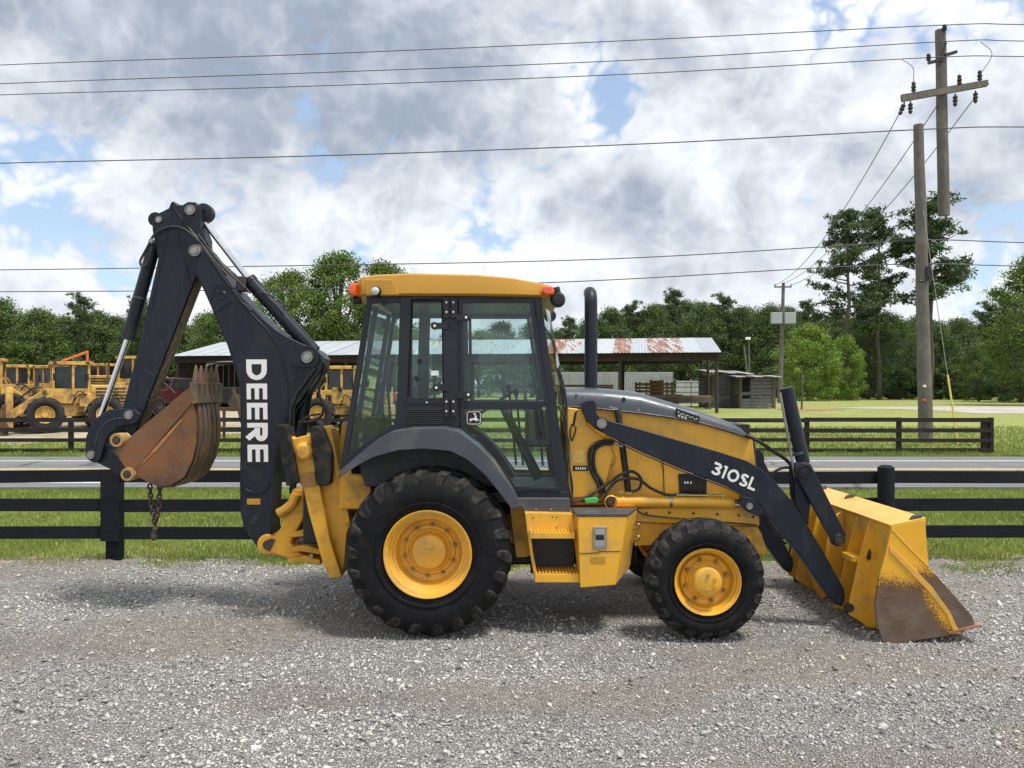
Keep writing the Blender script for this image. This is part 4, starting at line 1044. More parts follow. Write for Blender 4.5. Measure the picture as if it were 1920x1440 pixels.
MB().cyl(W(1254,941,LY), W(1260,941,LY), .0485, n=28).build('band', m_stl, lc)
MB().lathe([(.05,-.05),(.056,-.045),(.056,.045),(.05,.05)], W(1145,940,LY-.01), 24).build('eye', m_yel, lc)
disc('eye_pin', 1145, 940, LY-.055, .030, .014, m_dstl, lc)
MB().cyl(W(1268,928,LY-.01), W(1325,929,LY-.01), .013, n=10).cyl(W(1322,928,LY-.01), W(1355,929,LY-.01), .010, n=10).build('hose_fitting', m_brs, lc)
MB().box(W(1352,0,LY).x, W(1356,0,LY).x, LY-.02, LY+.02, W(0,934,LY).z, W(0,926,LY).z).build('port', m_brs, lc)
for a in ((1160,922),(1174,924)): MB().bar(W(a[0],a[1],6.97), W(a[0]+9,a[1]+1,6.97), .02, .02).build('fitting', m_brs, lc)

# ---- letters
def ribbon(mb, pts, w, fr, closed=False):
    P = [Vector((*p, 0)) for p in pts]; n = len(P); Lp, Rp = [], []
    for i in range(n):
        a = P[i-1] if (i > 0 or closed) else None; b = P[(i+1)%n] if (i < n-1 or closed) else None
        d0 = (P[i]-a).normalized() if a is not None else None; d1 = (b-P[i]).normalized() if b is not None else None
        d = ((d0 or d1) + (d1 or d0)).normalized(); nn = Vector((-d.y, d.x, 0)); r = d0 or d1
        k = 1/max(.4, nn.dot(Vector((-r.y, r.x, 0))))
        Lp.append(P[i]+nn*(w/2*k)); Rp.append(P[i]-nn*(w/2*k))
    vs = [fr(p.x,p.y) for p in Lp]+[fr(p.x,p.y) for p in Rp]; m = n if closed else n-1
    mb.add(vs, [(i, (i+1)%n, n+(i+1)%n, n+i) for i in range(m)])
def arc(cx, cy, rx, ry, a0, a1, n=12): return [(cx+rx*math.cos(math.radians(a0+(a1-a0)*k/n)), cy+ry*math.sin(math.radians(a0+(a1-a0)*k/n))) for k in range(n+1)]
def glyph(mb, ch, x, w, t, fr, ty=None):
    ty = ty or t
    lay = [0]
    def F_(px, py): return fr(x+px, py) - Vector((0, .0006*lay[0], 0))
    def R_(pts, tt=t, cl=False): ribbon(mb, pts, tt, F_, cl); lay[0] += 1
    if ch == 'E':
        R_([(t/2,0),(t/2,1)]); [R_([(t*.9,y),(w,y)], ty) for y in (ty/2,.5,1-ty/2)]
    elif ch == 'D':
        R_([(t/2,t/2)]+arc(w*.5,.5,w*.5-t/2,.5-t/2,-90,90)+[(t/2,1-t/2)], t, True)
    elif ch == 'R':
        R_([(t/2,0),(t/2,1-t/2)]+arc(w*.58,.68,w*.42-t/2,.32-t/2,90,-90)+[(t*.9,.36+t/2)], t); R_([(w*.46,.44),(w-t*.5,0)], t*1.1)
    elif ch == '3':
        R_([(t*.3,1-t/2)]+arc(w*.5,.74,w*.45-t/2,.26-t/2,85,-90), t); R_(arc(w*.5,.29,w*.5-t/2,.29-t/2,90,-160), t); R_([(w*.3,.545),(w*.5,.545)], t*.8)
    elif ch == '1': R_([(w*.55,0),(w*.55,1)], t); R_([(w*.60,1-t*.45),(w*.02,1-t*.45)], t*.8)
    elif ch == '0': R_(arc(w*.5,.5,w*.5-t/2,.5-t/2,0,345,23), t, True)
    elif ch == 'S': R_(arc(w*.5,.735,w*.46-t/2,.265-t/2,25,270)[0:]+arc(w*.5,.27,w*.5-t/2,.27-t/2,90,-150), t)
    elif ch == 'L': R_([(t/2,1),(t/2,t/2),(w,t/2)], t)
def lettering(name, text, org, right, up, widths, t, gap, parent, m, ty=None, grow=0):
    mb = MB(); x = 0; fr = lambda a, b: org + right*a + up*b
    for ch, w in zip(text, widths): glyph(mb, ch, x, w, t, fr, ty); x += w+gap
    return mb.build(name, m, parent, smooth=False, recalc=False)
# model number on the arm (runs down along the arm)
p0, p1 = W(1331,887,AY-.003), W(1414,921,AY-.003); rv = (p1-p0); uv = Vector((-rv.z*-1, 0, rv.x)); rv_n = rv.normalized(); up_n = Vector((-rv_n.z, 0, rv_n.x))*(-1 if rv_n.x < 0 else 1)
Hh = 24/F*AY; ws = [.82,.42,1.0,.78,.66]; tot = sum(ws)+.10*4
lettering('model_number', '310SL', p0, rv_n*(rv.length/tot), up_n*Hh, ws, .20, .10, a_n, m_wht)

# ---- bucket linkage on the near and far arms
KY = 6.86
lk, _ = plates('bell_crank', [(1493,868),(1500,862),(1510,862),(1522,872),(1524,884),(1521,930),(1516,985),(1508,975),(1492,948),(1490,890)], KY+.06, .035, m_nav)
plates('bucket_link', circ(1508,883,17,200,20,10)+[(1587,1003)]+circ(1572,1011,14,20,-160,10)+[(1558,1010)], KY, .05, m_nav)
disc('link_pin', 1508, 883, KY, .055, .022, m_nav, BH, both=True)
disc('link_pin', 1573, 1012, KY, .042, .020, m_dstl, BH, both=True)
bc = MB().cyl(W(1475,729,KY+.10), W(1506,868,KY+.10), .056, n=28).build('bucket_cylinder', m_nav, BH)
MB().cyl(W(1474.5,727,KY+.10), W(1476,734,KY+.10), .0585, n=28).build('collar', m_nav, bc)
MB().cyl(W(1497,846,KY+.10), W(1498.5,851,KY+.10), .0585, n=28).build('collar', m_fen, bc)
MB().cyl(W(1463,736,KY+.08), W(1497,930,KY+.08), .012, n=10).build('guide_rod', m_stl, bc)
plate('cylinder_bracket', [(1482,870),(1494,868),(1500,900),(1506,960),(1492,946),(1484,930)], KY+.11, .05, m_nav)
hose([(1398,816),(1420,826),(1450,846),(1474,862),(1490,880)], 7.05, .016)
hose([(1446,900),(1452,885),(1470,877),(1488,878)], 6.98, .012)
hose([(1424,950),(1440,985),(1462,1010),(1475,1020)], 7.06, .010)

# ---- loader bucket
PYn, PYf = 6.46, 8.50
bk = thing  # (bucket is a part of the machine)
outer = [(1672,986),(1664,1030),(1650,1080),(1643,1130),(1646,1168),(1656,1207)]
lipY = PYn
def bxz(pts): return XZ(pts, PYn)
shell_out = bxz([(1734,974),(1672,986),(1677,1030),(1674,1080),(1669,1130),(1668,1168),(1676,1200),(1700,1203),(1760,1194),(1806,1186)])
def offset_in(pts, d):
    out = []
    for i, p in enumerate(pts):
        a = Vector(pts[max(0,i-1)]); b = Vector(pts[min(len(pts)-1,i+1)]); t = (b-a).normalized(); n = Vector((-t.y, t.x)); out.append((p[0]+n.x*d, p[1]+n.y*d))
    return out
shell_in = offset_in(shell_out, .022)
LB = MB().prism(shell_out + shell_in[::-1], PYn+.02, PYf-.02).build('loader_bucket', m_yel, BH, ang=45)
sp = [(1672,986),(1735,975),(1741,1062),(1781,1107),(1823,1155),(1828,1170),(1804,1187),(1760,1195),(1700,1204),(1657,1209),(1645,1168),(1641,1130),(1649,1080),(1663,1030)]
MB().prism(bxz(sp), PYn, PYn+.022).build('side_plate', m_worn, LB, bevel=.004)
MB().prism(bxz(sp), PYf-.022, PYf).build('side_plate', m_worn, LB, bevel=.004)
rim_ = bxz([(1672,988),(1690,1003),(1740,1062),(1775,1110),(1797,1150),(1803,1180),(1795,1183),(1788,1155),(1764,1112),(1728,1066),(1668,1020)])
MB().prism(bxz([(1668,1022),(1705,1058),(1746,1099),(1780,1146),(1797,1184),(1788,1186),(1772,1150),(1738,1106),(1698,1066),(1667,1034)]), PYn-.010, PYn+.001).build('side_rib', m_yel, LB, bevel=.004)
e0, e1 = bxz([(1778,1189),(1842,1173)]); d = Vector((e1[0]-e0[0], e1[1]-e0[1])).normalized(); nn = Vector((-d.y, d.x))*.020
MB().prism([(e0[0],e0[1]), (e1[0],e1[1]), (e1[0]+nn.x*.3,e1[1]+nn.y*.3), (e1[0]-d.x*.06+nn.x,e1[1]-d.y*.06+nn.y), (e0[0]+nn.x,e0[1]+nn.y)], PYn-.012, PYf+.012).build('cutting_edge', mat('rusty_cutting_edge', (.30,.15,.09), .65, metal=.2, var=.3, scale=12, bump=.15), LB, bevel=.003)
MB().prism(bxz([(1668,984),(1736,970),(1737,979),(1673,993)]), PYn+.001, PYf-.001).build('top_flange', m_yel, LB, bevel=.005)
for yy in (PYn+.005, 7.74, 8.42):
    q = W(1722, 975, PYn); MB().add([(q.x-.06,yy,q.z-.01),(q.x+.04,yy,q.z+.02),(q.x+.04,yy+.05,q.z+.02),(q.x-.06,yy+.05,q.z-.01),(q.x-.03,yy+.01,q.z+.03),(q.x+.03,yy+.01,q.z+.045),(q.x+.03,yy+.04,q.z+.045),(q.x-.03,yy+.04,q.z+.03)],
        [(0,3,2,1),(4,5,6,7),(0,1,5,4),(1,2,6,5),(2,3,7,6),(3,0,4,7)]).build('lip_stop', m_dstl, LB, bevel=.006)
# hinge brackets and stiffener ribs on the back of the bucket
hb = [(1621,970),(1629,975),(1632,1040),(1628,1120),(1628,1172),(1614,1168),(1601,1157),(1582,1146),(1581,1128),(1588,1100),(1600,1045),(1612,1000)]
for dy in (-.115, .135):
    MB().prism(XZ(hb, 6.95), 6.95+dy, 6.95+dy+.022).both('hinge_plate', m_yel, LB, bevel=.004)
MB().prism(XZ([(1590,1040),(1608,1040),(1608,1048),(1590,1050)],6.95), 6.858, 7.084).both('hinge_bridge', m_yel, LB, bevel=.003)
MB().tube([W(*p_,PYn-.001) for p_ in ((1672,992),(1706,1028),(1740,1061))], .005, 6).build('plate_weld', m_yel, LB)
q = W(1634,1040,6.83)
MB().add([(q.x-.045,6.830,q.z-.03),(q.x-.03,6.830,q.z+.02),(q.x-.015,6.830,q.z+.05),(q.x+.0,6.830,q.z+.02),(q.x-.005,6.830,q.z-.035),(q.x-.025,6.830,q.z-.05)], [(0,1,2,3,4,5)]).build('wear_hole', m_dstl, LB, smooth=False)
for yy in (7.42, 7.78):
    pts = [(1673,990),(1650,1004),(1637,1060),(1632,1120),(1638,1165),(1656,1202),(1676,1195),(1669,1130),(1675,1050)]
    MB().prism(bxz(pts), yy-.011, yy+.011).build('back_rib', m_yel, LB, bevel=.003)
# ---- step and side box
plate('sill_panel', [(970,934),(1068,934),(1070,962),(985,962),(976,950)], 6.80, .30, m_fen, bevel=.008)
for px in (1005, 1033): disc('bolt', px, 955, 6.80, .010, .008, m_stl, BH, 10, rim=False)
st = plate('step_frame', [(984,961),(1074,963),(1078,997),(1078,1010),(994,1010),(988,985)], 6.72, .22, m_yel, bevel=.004)
plate('step_side', [(984,961),(990,963),(1000,1040),(1010,1092),(1004,1092),(994,1040)], 6.70, .26, m_yel, st, bevel=.003)
MB().box(W(995,0,6.9).x, W(1076,0,6.9).x, 6.88, 7.2, W(0,1074,6.9).z, W(0,1008,6.9).z).build('step_recess', m_blk, st)
for (xa, xb, ya, yb) in ((993,1078,999,1010), (1003,1086,1077,1092)):
    A, B = W(xa,ya,6.64), W(xb,yb,6.64); tread = MB().box(A.x, B.x, 6.64, 6.90, B.z, A.z).build('tread', m_yel, st, bevel=.003)
    mb = MB(); n = 13
    for i in range(n):
        x0 = A.x+(B.x-A.x)*i/n; mb.box(x0+.004, x0+(B.x-A.x)/n*.62, 6.642, 6.89, A.z-.001, A.z+.013)
    mb.build('grip_teeth', m_yel, tread, bevel=.002)
f_ = [W(1083,969,6.60), W(1176,969,6.60), W(1154,1097,6.60), W(1088,1102,6.60)]
k_ = [W(1070,960,6.82), W(1194,958,6.82), W(1181,1063,6.82), W(1086,1090,6.82)]
g_ = [p + Vector((0,.35,0)) for p in k_]
box_ = MB().loft([[tuple(p) for p in f_], [tuple(p) for p in k_], [tuple(p) for p in g_]]).build('side_box', m_yel, BH, bevel=.006)
A, B = W(1080,966,6.60), W(1186,957,6.80); MB().add([tuple(W(1081,968,6.595)), tuple(W(1178,968,6.595)), tuple(W(1194,956.5,6.83)), tuple(W(1070,957,6.83)), tuple(W(1081,963,6.595)), tuple(W(1178,963,6.595)), tuple(W(1194,951.5,6.83)), tuple(W(1070,952,6.83))],
    [(0,3,2,1),(4,5,6,7),(0,1,5,4),(1,2,6,5),(2,3,7,6),(3,0,4,7)]).build('box_lid', m_fen, box_, bevel=.003)
plate('box_seam', [(1086,1037),(1122,1036),(1124,1033.5),(1164,1033),(1164,1034.2),(1125,1034.8),(1122,1037.5),(1086,1038.2)], 6.5965, .003, m_dstl, box_, bevel=0)
la = plate('latch_plate', [(1112,988),(1138,988),(1138,1029),(1112,1029)], 6.590, .009, m_stl, box_, bevel=.003)
plate('latch_recess', [(1116,993),(1134,993),(1134,1024),(1116,1024)], 6.5875, .003, m_chr, la, bevel=.001)
plate('latch_paddle', [(1117,1003),(1133,1003),(1133,1013),(1117,1013)], 6.579, .009, m_blk, la, bevel=.002)
plate('amber_label', [(1108,1044),(1135,1044),(1135,1056),(1108,1056)], 6.5965, .003, m_brl, box_, bevel=0)
for yy in (983, 1006): MB().tube(spline([W(1188,yy,6.78), W(1196,yy-1,6.74), W(1199,yy+3,6.74), W(1196,yy+8,6.76), W(1188,yy+8,6.8)],5), .006, 6).build('hinge_hook', m_stl, box_)
for mx, my in ((1000,970),(1036,969),(1044,970),(1044,989)): disc('bolt', mx, my, 6.72, .006, .004, m_dstl, st, 8, rim=False)
plate('frame_guard', [(950,900),(984,960),(1000,1040),(985,1045),(968,1045),(960,985)], 6.98, .05, m_yel2, bevel=.006)

# ---- rear fender
fo = [(636,884),(672,853),(705,826),(732,811),(770,804),(828,803),(860,809),(895,836),(926,868),(959,917),(976,950)]
fi = [(634,897),(668,874),(700,857),(747,844),(796,841),(845,846),(877,862),(910,891),(939,927),(959,954)]
FYn = 6.56
fen = MB()
ro = XZ(fo, FYn); ri = XZ(fi, FYn)
for yy0, yy1 in ((FYn, 6.90),):
    fen.prism(ro + ri[::-1], FYn, FYn+.035)
    # top skin running inboard to the cab, slightly rising
    rings = []
    for (x, z) in ro: rings.append([(x,FYn+.006,z-.004),(x,FYn+.10,z+.006),(x,7.0,z+.006),(x,7.0,z-.016),(x,FYn+.10,z-.016),(x,FYn+.006,z-.02)])
    fen.loft(rings)
fn, ff = fen.both('rear_fender', m_fen, BH, bevel=.010, ang=50)
il = MB().prism([(x, z-.012) for x, z in ro] + [(ro[-1][0]-.02, .9), (ro[0][0]+.03, 1.0)], 7.03, 7.06)
il.both('wheel_well_liner', m_seal, BH)

# ---- cab
CY = 6.86
cabp = lambda pts, Y=CY: XZ(pts, Y)
# full side frame as pillars and rails
plates('rear_pillar', [(688,560),(697,560),(651,864),(638,872)], CY, .06, m_frm, bevel=.005)
plates('pillar', [(750,556),(772,556),(771,745),(764,806),(733,815),(744,770)], CY-.01, .08, m_frm, bevel=.005)
plates('door_post', [(828,556),(859,556),(862,806),(833,806)], CY-.012, .08, m_frm, bevel=.005)
plates('front_pillar', [(1000,556),(1014,556),(1068,932),(1053,938)], CY-.01, .08, m_frm, bevel=.005)
plates('roof_rail', [(686,552),(1014,552),(1016,566),(688,568)], CY-.004, .08, m_frm, bevel=.005)
plates('sill', [(962,920),(1064,922),(1068,938),(972,936)], CY-.012, .09, m_frm, bevel=.005)
plates('lower_rail', [(640,862),(733,797),(744,797),(744,806),(648,880),(636,880)], CY-.002, .06, m_frm, bevel=.004)
rw, _ = plates('rear_quarter_glass', [(695,568),(750,566),(742,800),(648,864)], CY+.02, .006, m_glass, bevel=0)
mw, _ = plates('middle_window', [(771,562),(828,562),(831,748),(769,746)], CY+.015, .006, m_glass, bevel=0)
def frame(pts, inset, Y, th, name, m, parent=None):
    P = cabp(pts, Y); cx = sum(p[0] for p in P)/len(P); cz = sum(p[1] for p in P)/len(P); I = []
    n = len(P)
    for i in range(n):
        a, b, c_ = Vector(P[i-1]), Vector(P[i]), Vector(P[(i+1)%n]); d0 = (b-a).normalized(); d1 = (c_-b).normalized()
        n0 = Vector((-d0.y,d0.x)); n1 = Vector((-d1.y,d1.x)); mm = (n0+n1).normalized(); k = inset/max(.3, mm.dot(n0))
        ctr = Vector((cx,cz)); s = 1 if (ctr-b).dot(mm) > 0 else -1
        I.append(b + mm*k*s)
    mb = MB(); vs = [(x,Y,z) for x,z in P]+[(p.x,Y,p.y) for p in I]+[(x,Y+th,z) for x,z in P]+[(p.x,Y+th,p.y) for p in I]; fs = []
    for i in range(n):
        j = (i+1)%n; fs += [(i,j,n+j,n+i), (2*n+j,2*n+i,3*n+i,3*n+j), (i,2*n+i,2*n+j,j), (n+j,3*n+j,3*n+i,n+i)]
    mb.add(vs, fs); return mb.both(name, m, parent or BH, bevel=.003)
frame([(771,561),(830,561),(833,758),(763,758)], .012, CY-.014, .03, 'window_seal', m_seal)
plate('window_base', [(760,746),(832,746),(833,758),(763,758)], CY-.020, .03, m_frm, bevel=.003)
disc('bolt', 800, 754.5, CY-.02, .007, .006, m_wht, BH, 10, rim=False)
vent = plate('vent_panel', [(758,755),(834,755),(834,803),(764,803)], CY-.015, .05, m_frm, bevel=.004)
plate('vent_recess', [(766,767),(833,767),(833,798),(766,798)], CY-.017, .003, m_blk, vent, bevel=0)
for i in range(8):
    y_ = 768.5+i*3.7; A, B = W(767,y_,CY-.02), W(832,y_,CY-.02); MB().bar(A, B, .018, .005, up=(0,.5,1)).build('louvre', m_blk, vent)
# door
dpts = [(860,561),(1000,561),(1052,921),(963,919),(926,868),(895,836),(864,806)]
dr = frame(dpts, .030, CY-.022, .035, 'door', m_frm)[0]
plate('door_mid_rail', [(864,752),(1027,752),(1029,767),(865,767)], CY-.018, .028, m_frm, dr, bevel=.004)
plate('door_glass', [(863,565),(997,565),(1024,756),(866,756)], CY-.004, .006, m_glass, dr, bevel=0)
plate('door_glass', [(866,764),(1026,764),(1048,917),(965,915),(930,868),(898,836),(867,806)], CY-.004, .006, m_glass, dr, bevel=0)
plate('far_door_glass', [(863,565),(997,565),(1048,917),(965,915),(930,868),(898,836),(867,806)], CY-.004, .006, m_glass, BH, bevel=0, mirror=YC)
plate('far_window_rail', [(864,752),(1027,752),(1029,767),(865,767)], CY-.018, .028, m_frm, BH, bevel=.004, mirror=YC)
# hinges with bolts
for px, py, dirn in ((847,571,0),(847,757,0)):
    plate('hinge_leaf', [(832,py-11),(842,py-11),(842,py+25),(832,py+25)], CY-.034, .014, m_blk, dr, bevel=.002)
    plate('hinge_leaf', [(846,py-11),(857,py-11),(857,py+25),(846,py+25)], CY-.034, .014, m_blk, dr, bevel=.002)
    for bx_ in (837, 850):
        for by_ in (py-4, py+14): disc('bolt', bx_, by_, CY-.034, .008, .007, m_wht, dr, 10, rim=False)
for (x0,y0,x1,y1) in ((841,611,815,611),(855,596,874,595),(843,727,818,727),(858,741,878,740)):
    A, B = W(x0,y0,CY-.03), W(x1,y1,CY-.03); MB().bar(A, B, .014, .052).cyl(B+Vector((0,-.008,0)), B+Vector((0,.02,0)), .032, n=18).build('hinge_arm', m_blk, dr, bevel=.002)
    disc('bolt', x1, y1, CY-.038, .011, .008, m_wht, dr, 12, rim=False)
# handle
plate('handle_plate', [(1001,768),(1018,766),(1026,820),(1022,826),(1006,824)], CY-.03, .014, m_blk, dr, bevel=.004)
MB().tube(spline([W(1009,772,CY-.06), W(1012,790,CY-.07), W(1014,808,CY-.07), W(1015,818,CY-.05)],5), .011, 8).build('handle', m_blk, dr)
disc('lock', 1020, 766, CY-.03, .016, .02, m_stl, dr, 12)
# deer badge: black plate, white ring, leaping stag mark
bd = plate('badge', [(877,770),(900,770),(903,773),(903,794),(900,797),(877,797),(874,794),(874,773)], CY-.014, .008, m_bdec, dr, bevel=.002)
BYY = CY-.0155
ring = [W(*p,BYY) for p in ((879,772),(898,772),(901,775),(901,792),(898,795),(879,795),(876,792),(876,775))]
mb = MB(); fr2 = lambda a, b: Vector((a, BYY, b)); ribbon(mb, [(p.x,p.z) for p in ring], .0045, fr2, True)
stag = [(880,787),(883,784.5),(887,784.5),(890,783),(891,780),(889.5,777.5),(888,776.5),(887,775),(888.3,774.3),(889.5,775.8),(890.8,774.3),(892,775),(891.5,777),(893,779.5),(893.8,782.5),(894.5,785),(897.5,786.5),(899.5,789),(898.8,789.6),(896,787.8),(893,787.3),(894.5,790),(893.5,790.6),(890.5,787.6),(886,787.4),(883.5,788.6),(882,791),(881,790.5),(881.6,788)]
P_ = [W(*p,BYY) for p in stag]; mb.add([tuple(p) for p in P_], [tuple(range(len(P_)))])
mb.build('badge_mark', m_wht, bd, smooth=False)
# front windscreen and rear glass
A0, A1, B0, B1 = W(1016,562,CY), W(1048,735,CY), W(1060,935,CY), None
prof = [W(1016,562,CY), W(1040,690,CY), W(1052,780,CY), W(1067,930,CY)]
mb = MB(); vs = []
yy = [CY+.02, CY+.30, YC, 2*YC-CY-.30, 2*YC-CY-.02]; bul = [0,.045,.06,.045,0]
for p in prof:
    for y_, b in zip(yy, bul): vs.append((p.x+b+.02, y_, p.z))
fs = [(i*5+j, i*5+j+1, (i+1)*5+j+1, (i+1)*5+j) for i in range(3) for j in range(4)]
mb.add(vs, fs).build('windscreen', m_glass, BH, recalc=False)
MB().tube(spline([W(1012,600,CY+.05), W(1022,640,CY+.02)+Vector((.06,0,0)), W(1034,690,CY)+Vector((.04,0,0)), W(1046,730,CY)+Vector((.04,0,0))],5), .007, 6).build('wiper', m_blk, BH)
r0, r1 = W(692,566,CY), W(645,866,CY)
MB().add([(r0.x,CY+.05,r0.z),(r0.x,2*YC-CY-.05,r0.z),(r1.x,2*YC-CY-.05,r1.z),(r1.x,CY+.05,r1.z)], [(0,1,2,3)]).build('rear_window', m_glass, BH, smooth=False, recalc=False)
for yy_ in (YC-.38, YC+.38): MB().bar((r0.x,yy_,r0.z), (r1.x,yy_,r1.z), .035, .04, up=(1,0,0)).build('rear_window_bar', m_frm, BH)
# corner wires by the windscreen
hose([(1047,690),(1056,720),(1062,760),(1060,800),(1066,850),(1064,900),(1070,935)], 6.95, .010)
hose([(1050,700),(1054,740),(1058,790),(1066,830),(1067,870),(1073,910),(1072,940)], 6.98, .008)
# cab floor, seat, wheel, consoles
floor_z = W(0,918,CY).z
MB().box(W(735,0,CY).x, W(1058,0,CY).x, CY+.08, 2*YC-CY-.08, 1.02, 1.10).build('cab_floor', m_int, BH)
for s_ in (0, 1):
    mb = MB(); mb.prism(cabp([(668,868),(735,815),(830,812),(866,826),(905,870),(935,915),(680,915)]), CY+.08, CY+.40)
    mb.build('wheel_box', m_int, BH, bevel=.02, mirror=YC if s_ else None)
sx = W(835,0,YC).x
seat = MB().box(sx-.20, sx+.27, YC-.25, YC+.25, 1.42, 1.55).build('operator_seat', m_seat, BH, bevel=.04, segs=3)
MB().add([(sx-.30,YC-.23,1.52),(sx-.17,YC-.23,1.50),(sx-.17,YC+.23,1.50),(sx-.30,YC+.23,1.52),(sx-.43,YC-.20,2.12),(sx-.33,YC-.20,2.14),(sx-.33,YC+.20,2.14),(sx-.43,YC+.20,2.12)],
    [(0,3,2,1),(4,5,6,7),(0,1,5,4),(1,2,6,5),(2,3,7,6),(3,0,4,7)]).build('seat_back', m_seat, seat, bevel=.04, segs=3)
for yy_ in (YC-.30, YC+.30): MB().box(sx-.22, sx+.15, yy_-.035, yy_+.035, 1.68, 1.74).build('armrest', m_int, seat, bevel=.015)
MB().box(sx-.15, sx+.2, YC-.2, YC+.2, 1.08, 1.43).build('seat_base', m_blk, seat, bevel=.02)
cx_, cz_ = W(915,742,YC).x, W(0,742,YC).z
swc = Vector((W(936,0,YC).x, YC, 1.86)); axd = Vector((-.55,0,.83)).normalized(); u_ = Vector((0,1,0)); v_ = axd.cross(u_)
col_ = MB().cyl((W(1010,0,YC).x,YC,1.15), swc-axd*.04, .05, .035, 12).build('steering_column', m_blk, BH)
MB().tube([swc+(u_*math.cos(a)+v_*math.sin(a))*.20 for a in np.linspace(0,2*math.pi,33)], .014, 8).tube([swc+u_*.2, swc-u_*.2], .010, 6).tube([swc, swc+v_*.2], .010, 6).build('steering_wheel', m_blk, col_)
MB().box(W(985,0,YC).x, W(1035,0,YC).x, YC-.30, YC+.30, 1.45, 1.86).build('dashboard', m_int, BH, bevel=.04)
for i, (px, py, yy_) in enumerate(((955,735,7.3),(968,742,7.25),(1005,728,7.2))):
    p = W(px,py,yy_); MB().tube([Vector((p.x+.06,yy_,1.3)), p], .010, 8).tube([p, p+Vector((-.005,0,.06))], .022, 8).build('lever', m_blk, BH)
for i, (px, yy_) in enumerate(((715,7.25),(728,7.95))):
    p = W(px,735,yy_); MB().tube([Vector((p.x+.05,yy_,1.2)), p], .014, 8).tube([p, p+Vector((.01,0,.09))], .028, 8).build('lever', m_blk, BH)
MB().box(W(690,0,YC).x, W(722,0,YC).x, YC-.32, YC+.32, 1.15, 1.72).build('rear_console', m_int, BH, bevel=.03)
plate('glove_pocket', [(690,795),(714,790),(708,820),(686,832)], 7.12, .05, m_blk)
plate('window_sticker', [(808,695),(823,695),(823,704),(808,704)], CY+.012, .002, m_wht, BH, bevel=0)
for px, py in ((787,678),(782,710)): disc('window_knob', px, py, CY+.014, .022, .02, m_blk, BH, 14)
disc('window_knob', 720, 567, CY+.018, .026, .02, m_blk, BH, 14)
# roof
RY = 6.80
tops = [(662,521),(675,516),(705,513),(770,510),(894,513),(960,519),(1024,529),(1046,536)]
bots = [(664,556),(680,553),(705,553),(770,552.5),(894,553),(960,554),(1012,555),(1050,562)]
rings = []
for i, (a, b) in enumerate(zip(tops, bots)):
    x = W((a[0]+b[0])/2,0,RY).x; zt, zb_ = W(*a,RY).z, W(*b,RY).z; h = zt-zb_; k = .10 if i in (0,len(tops)-1) else (.03 if i in (1, len(tops)-2) else 0)
    half = [(RY+k+.03,zb_-.004),(RY+k,zb_+.012),(RY+k+.006,zb_+h*.5),(RY+k+.022,zb_+h*.90),(RY+k+.05,zb_+h*.985),(RY+.35,zb_+h*1.04)]
    rings.append([(x,y,z) for y,z in half + [(2*YC-y,z) for y,z in half[::-1]]])
rf = MB().loft(rings).build('cab_roof', m_roof, BH, ang=28)
plate('roof_recess', [(684,524),(735,524),(748,553),(686,553)], RY-.004, .02, m_roof, rf, bevel=.006)
for mir in (None, YC):
    MB().lathe([(0,-.05),(.030,-.046),(.036,-.03),(.040,0),(.042,.05),(.03,.07),(0,.07)], W(705,546,RY-.03), 20).build('work_lamp', m_blk, rf, mirror=mir)
    MB().lathe([(0,-.060),(.020,-.058),(.031,-.05),(.033,-.046)], W(705,547,RY-.03), 20).build('lamp_lens', m_lens, rf, mirror=mir)
    q = W(666,543,RY+.03); MB().loft([[ (q.x-.025+dx, q.y+dy_, q.z+dz_) for dx,dz_ in ((-.02*s1,-.05*s1),(.035*s1,-.055*s1),(.04*s1,.05*s1),(.0,.06*s1),(-.03*s1,.01*s1))] for dy_, s1 in ((-.035,.6),(-.02,.95),(.06,1.0),(.08,.6))]).build('turn_lamp', m_orl, rf, bevel=.006, mirror=mir)
    q = W(1027,545,RY-.01); MB().loft([[ (q.x+dx, q.y+dy_, q.z+dz_) for dx,dz_ in ((-.055*s1,-.01*s1),(-.04*s1,.035*s1),(.03*s1,.040*s1),(.06*s1,.005*s1),(.05*s1,-.035*s1),(-.02*s1,-.04*s1))] for dy_, s1 in ((-.022,.65),(-.01,.95),(.06,1.0))]).build('turn_lamp', m_orl, rf, bevel=.006, mirror=mir)
    q = W(1046,562,RY+.07); MB().lathe([(0,-.07),(.045,-.066),(.06,-.04),(.064,.03),(.05,.07),(0,.075)], q, 20).cyl(q+Vector((0,0,.02)), q+Vector((-.02,0,.10)), .035, n=12).build('front_lamp', m_blk, rf, mirror=mir)
    q = W(672,561,RY+.12); MB().cyl(q+Vector((.02,0,0)), q+Vector((-.04,0,-.01)), .04, .035, 14).build('rear_lamp', m_blk, rf, mirror=mir)
plate('roof_liner', [(690,550),(1010,551),(1012,560),(692,560)], RY+.08, 2*(YC-RY)-.16, m_blk, bevel=0)

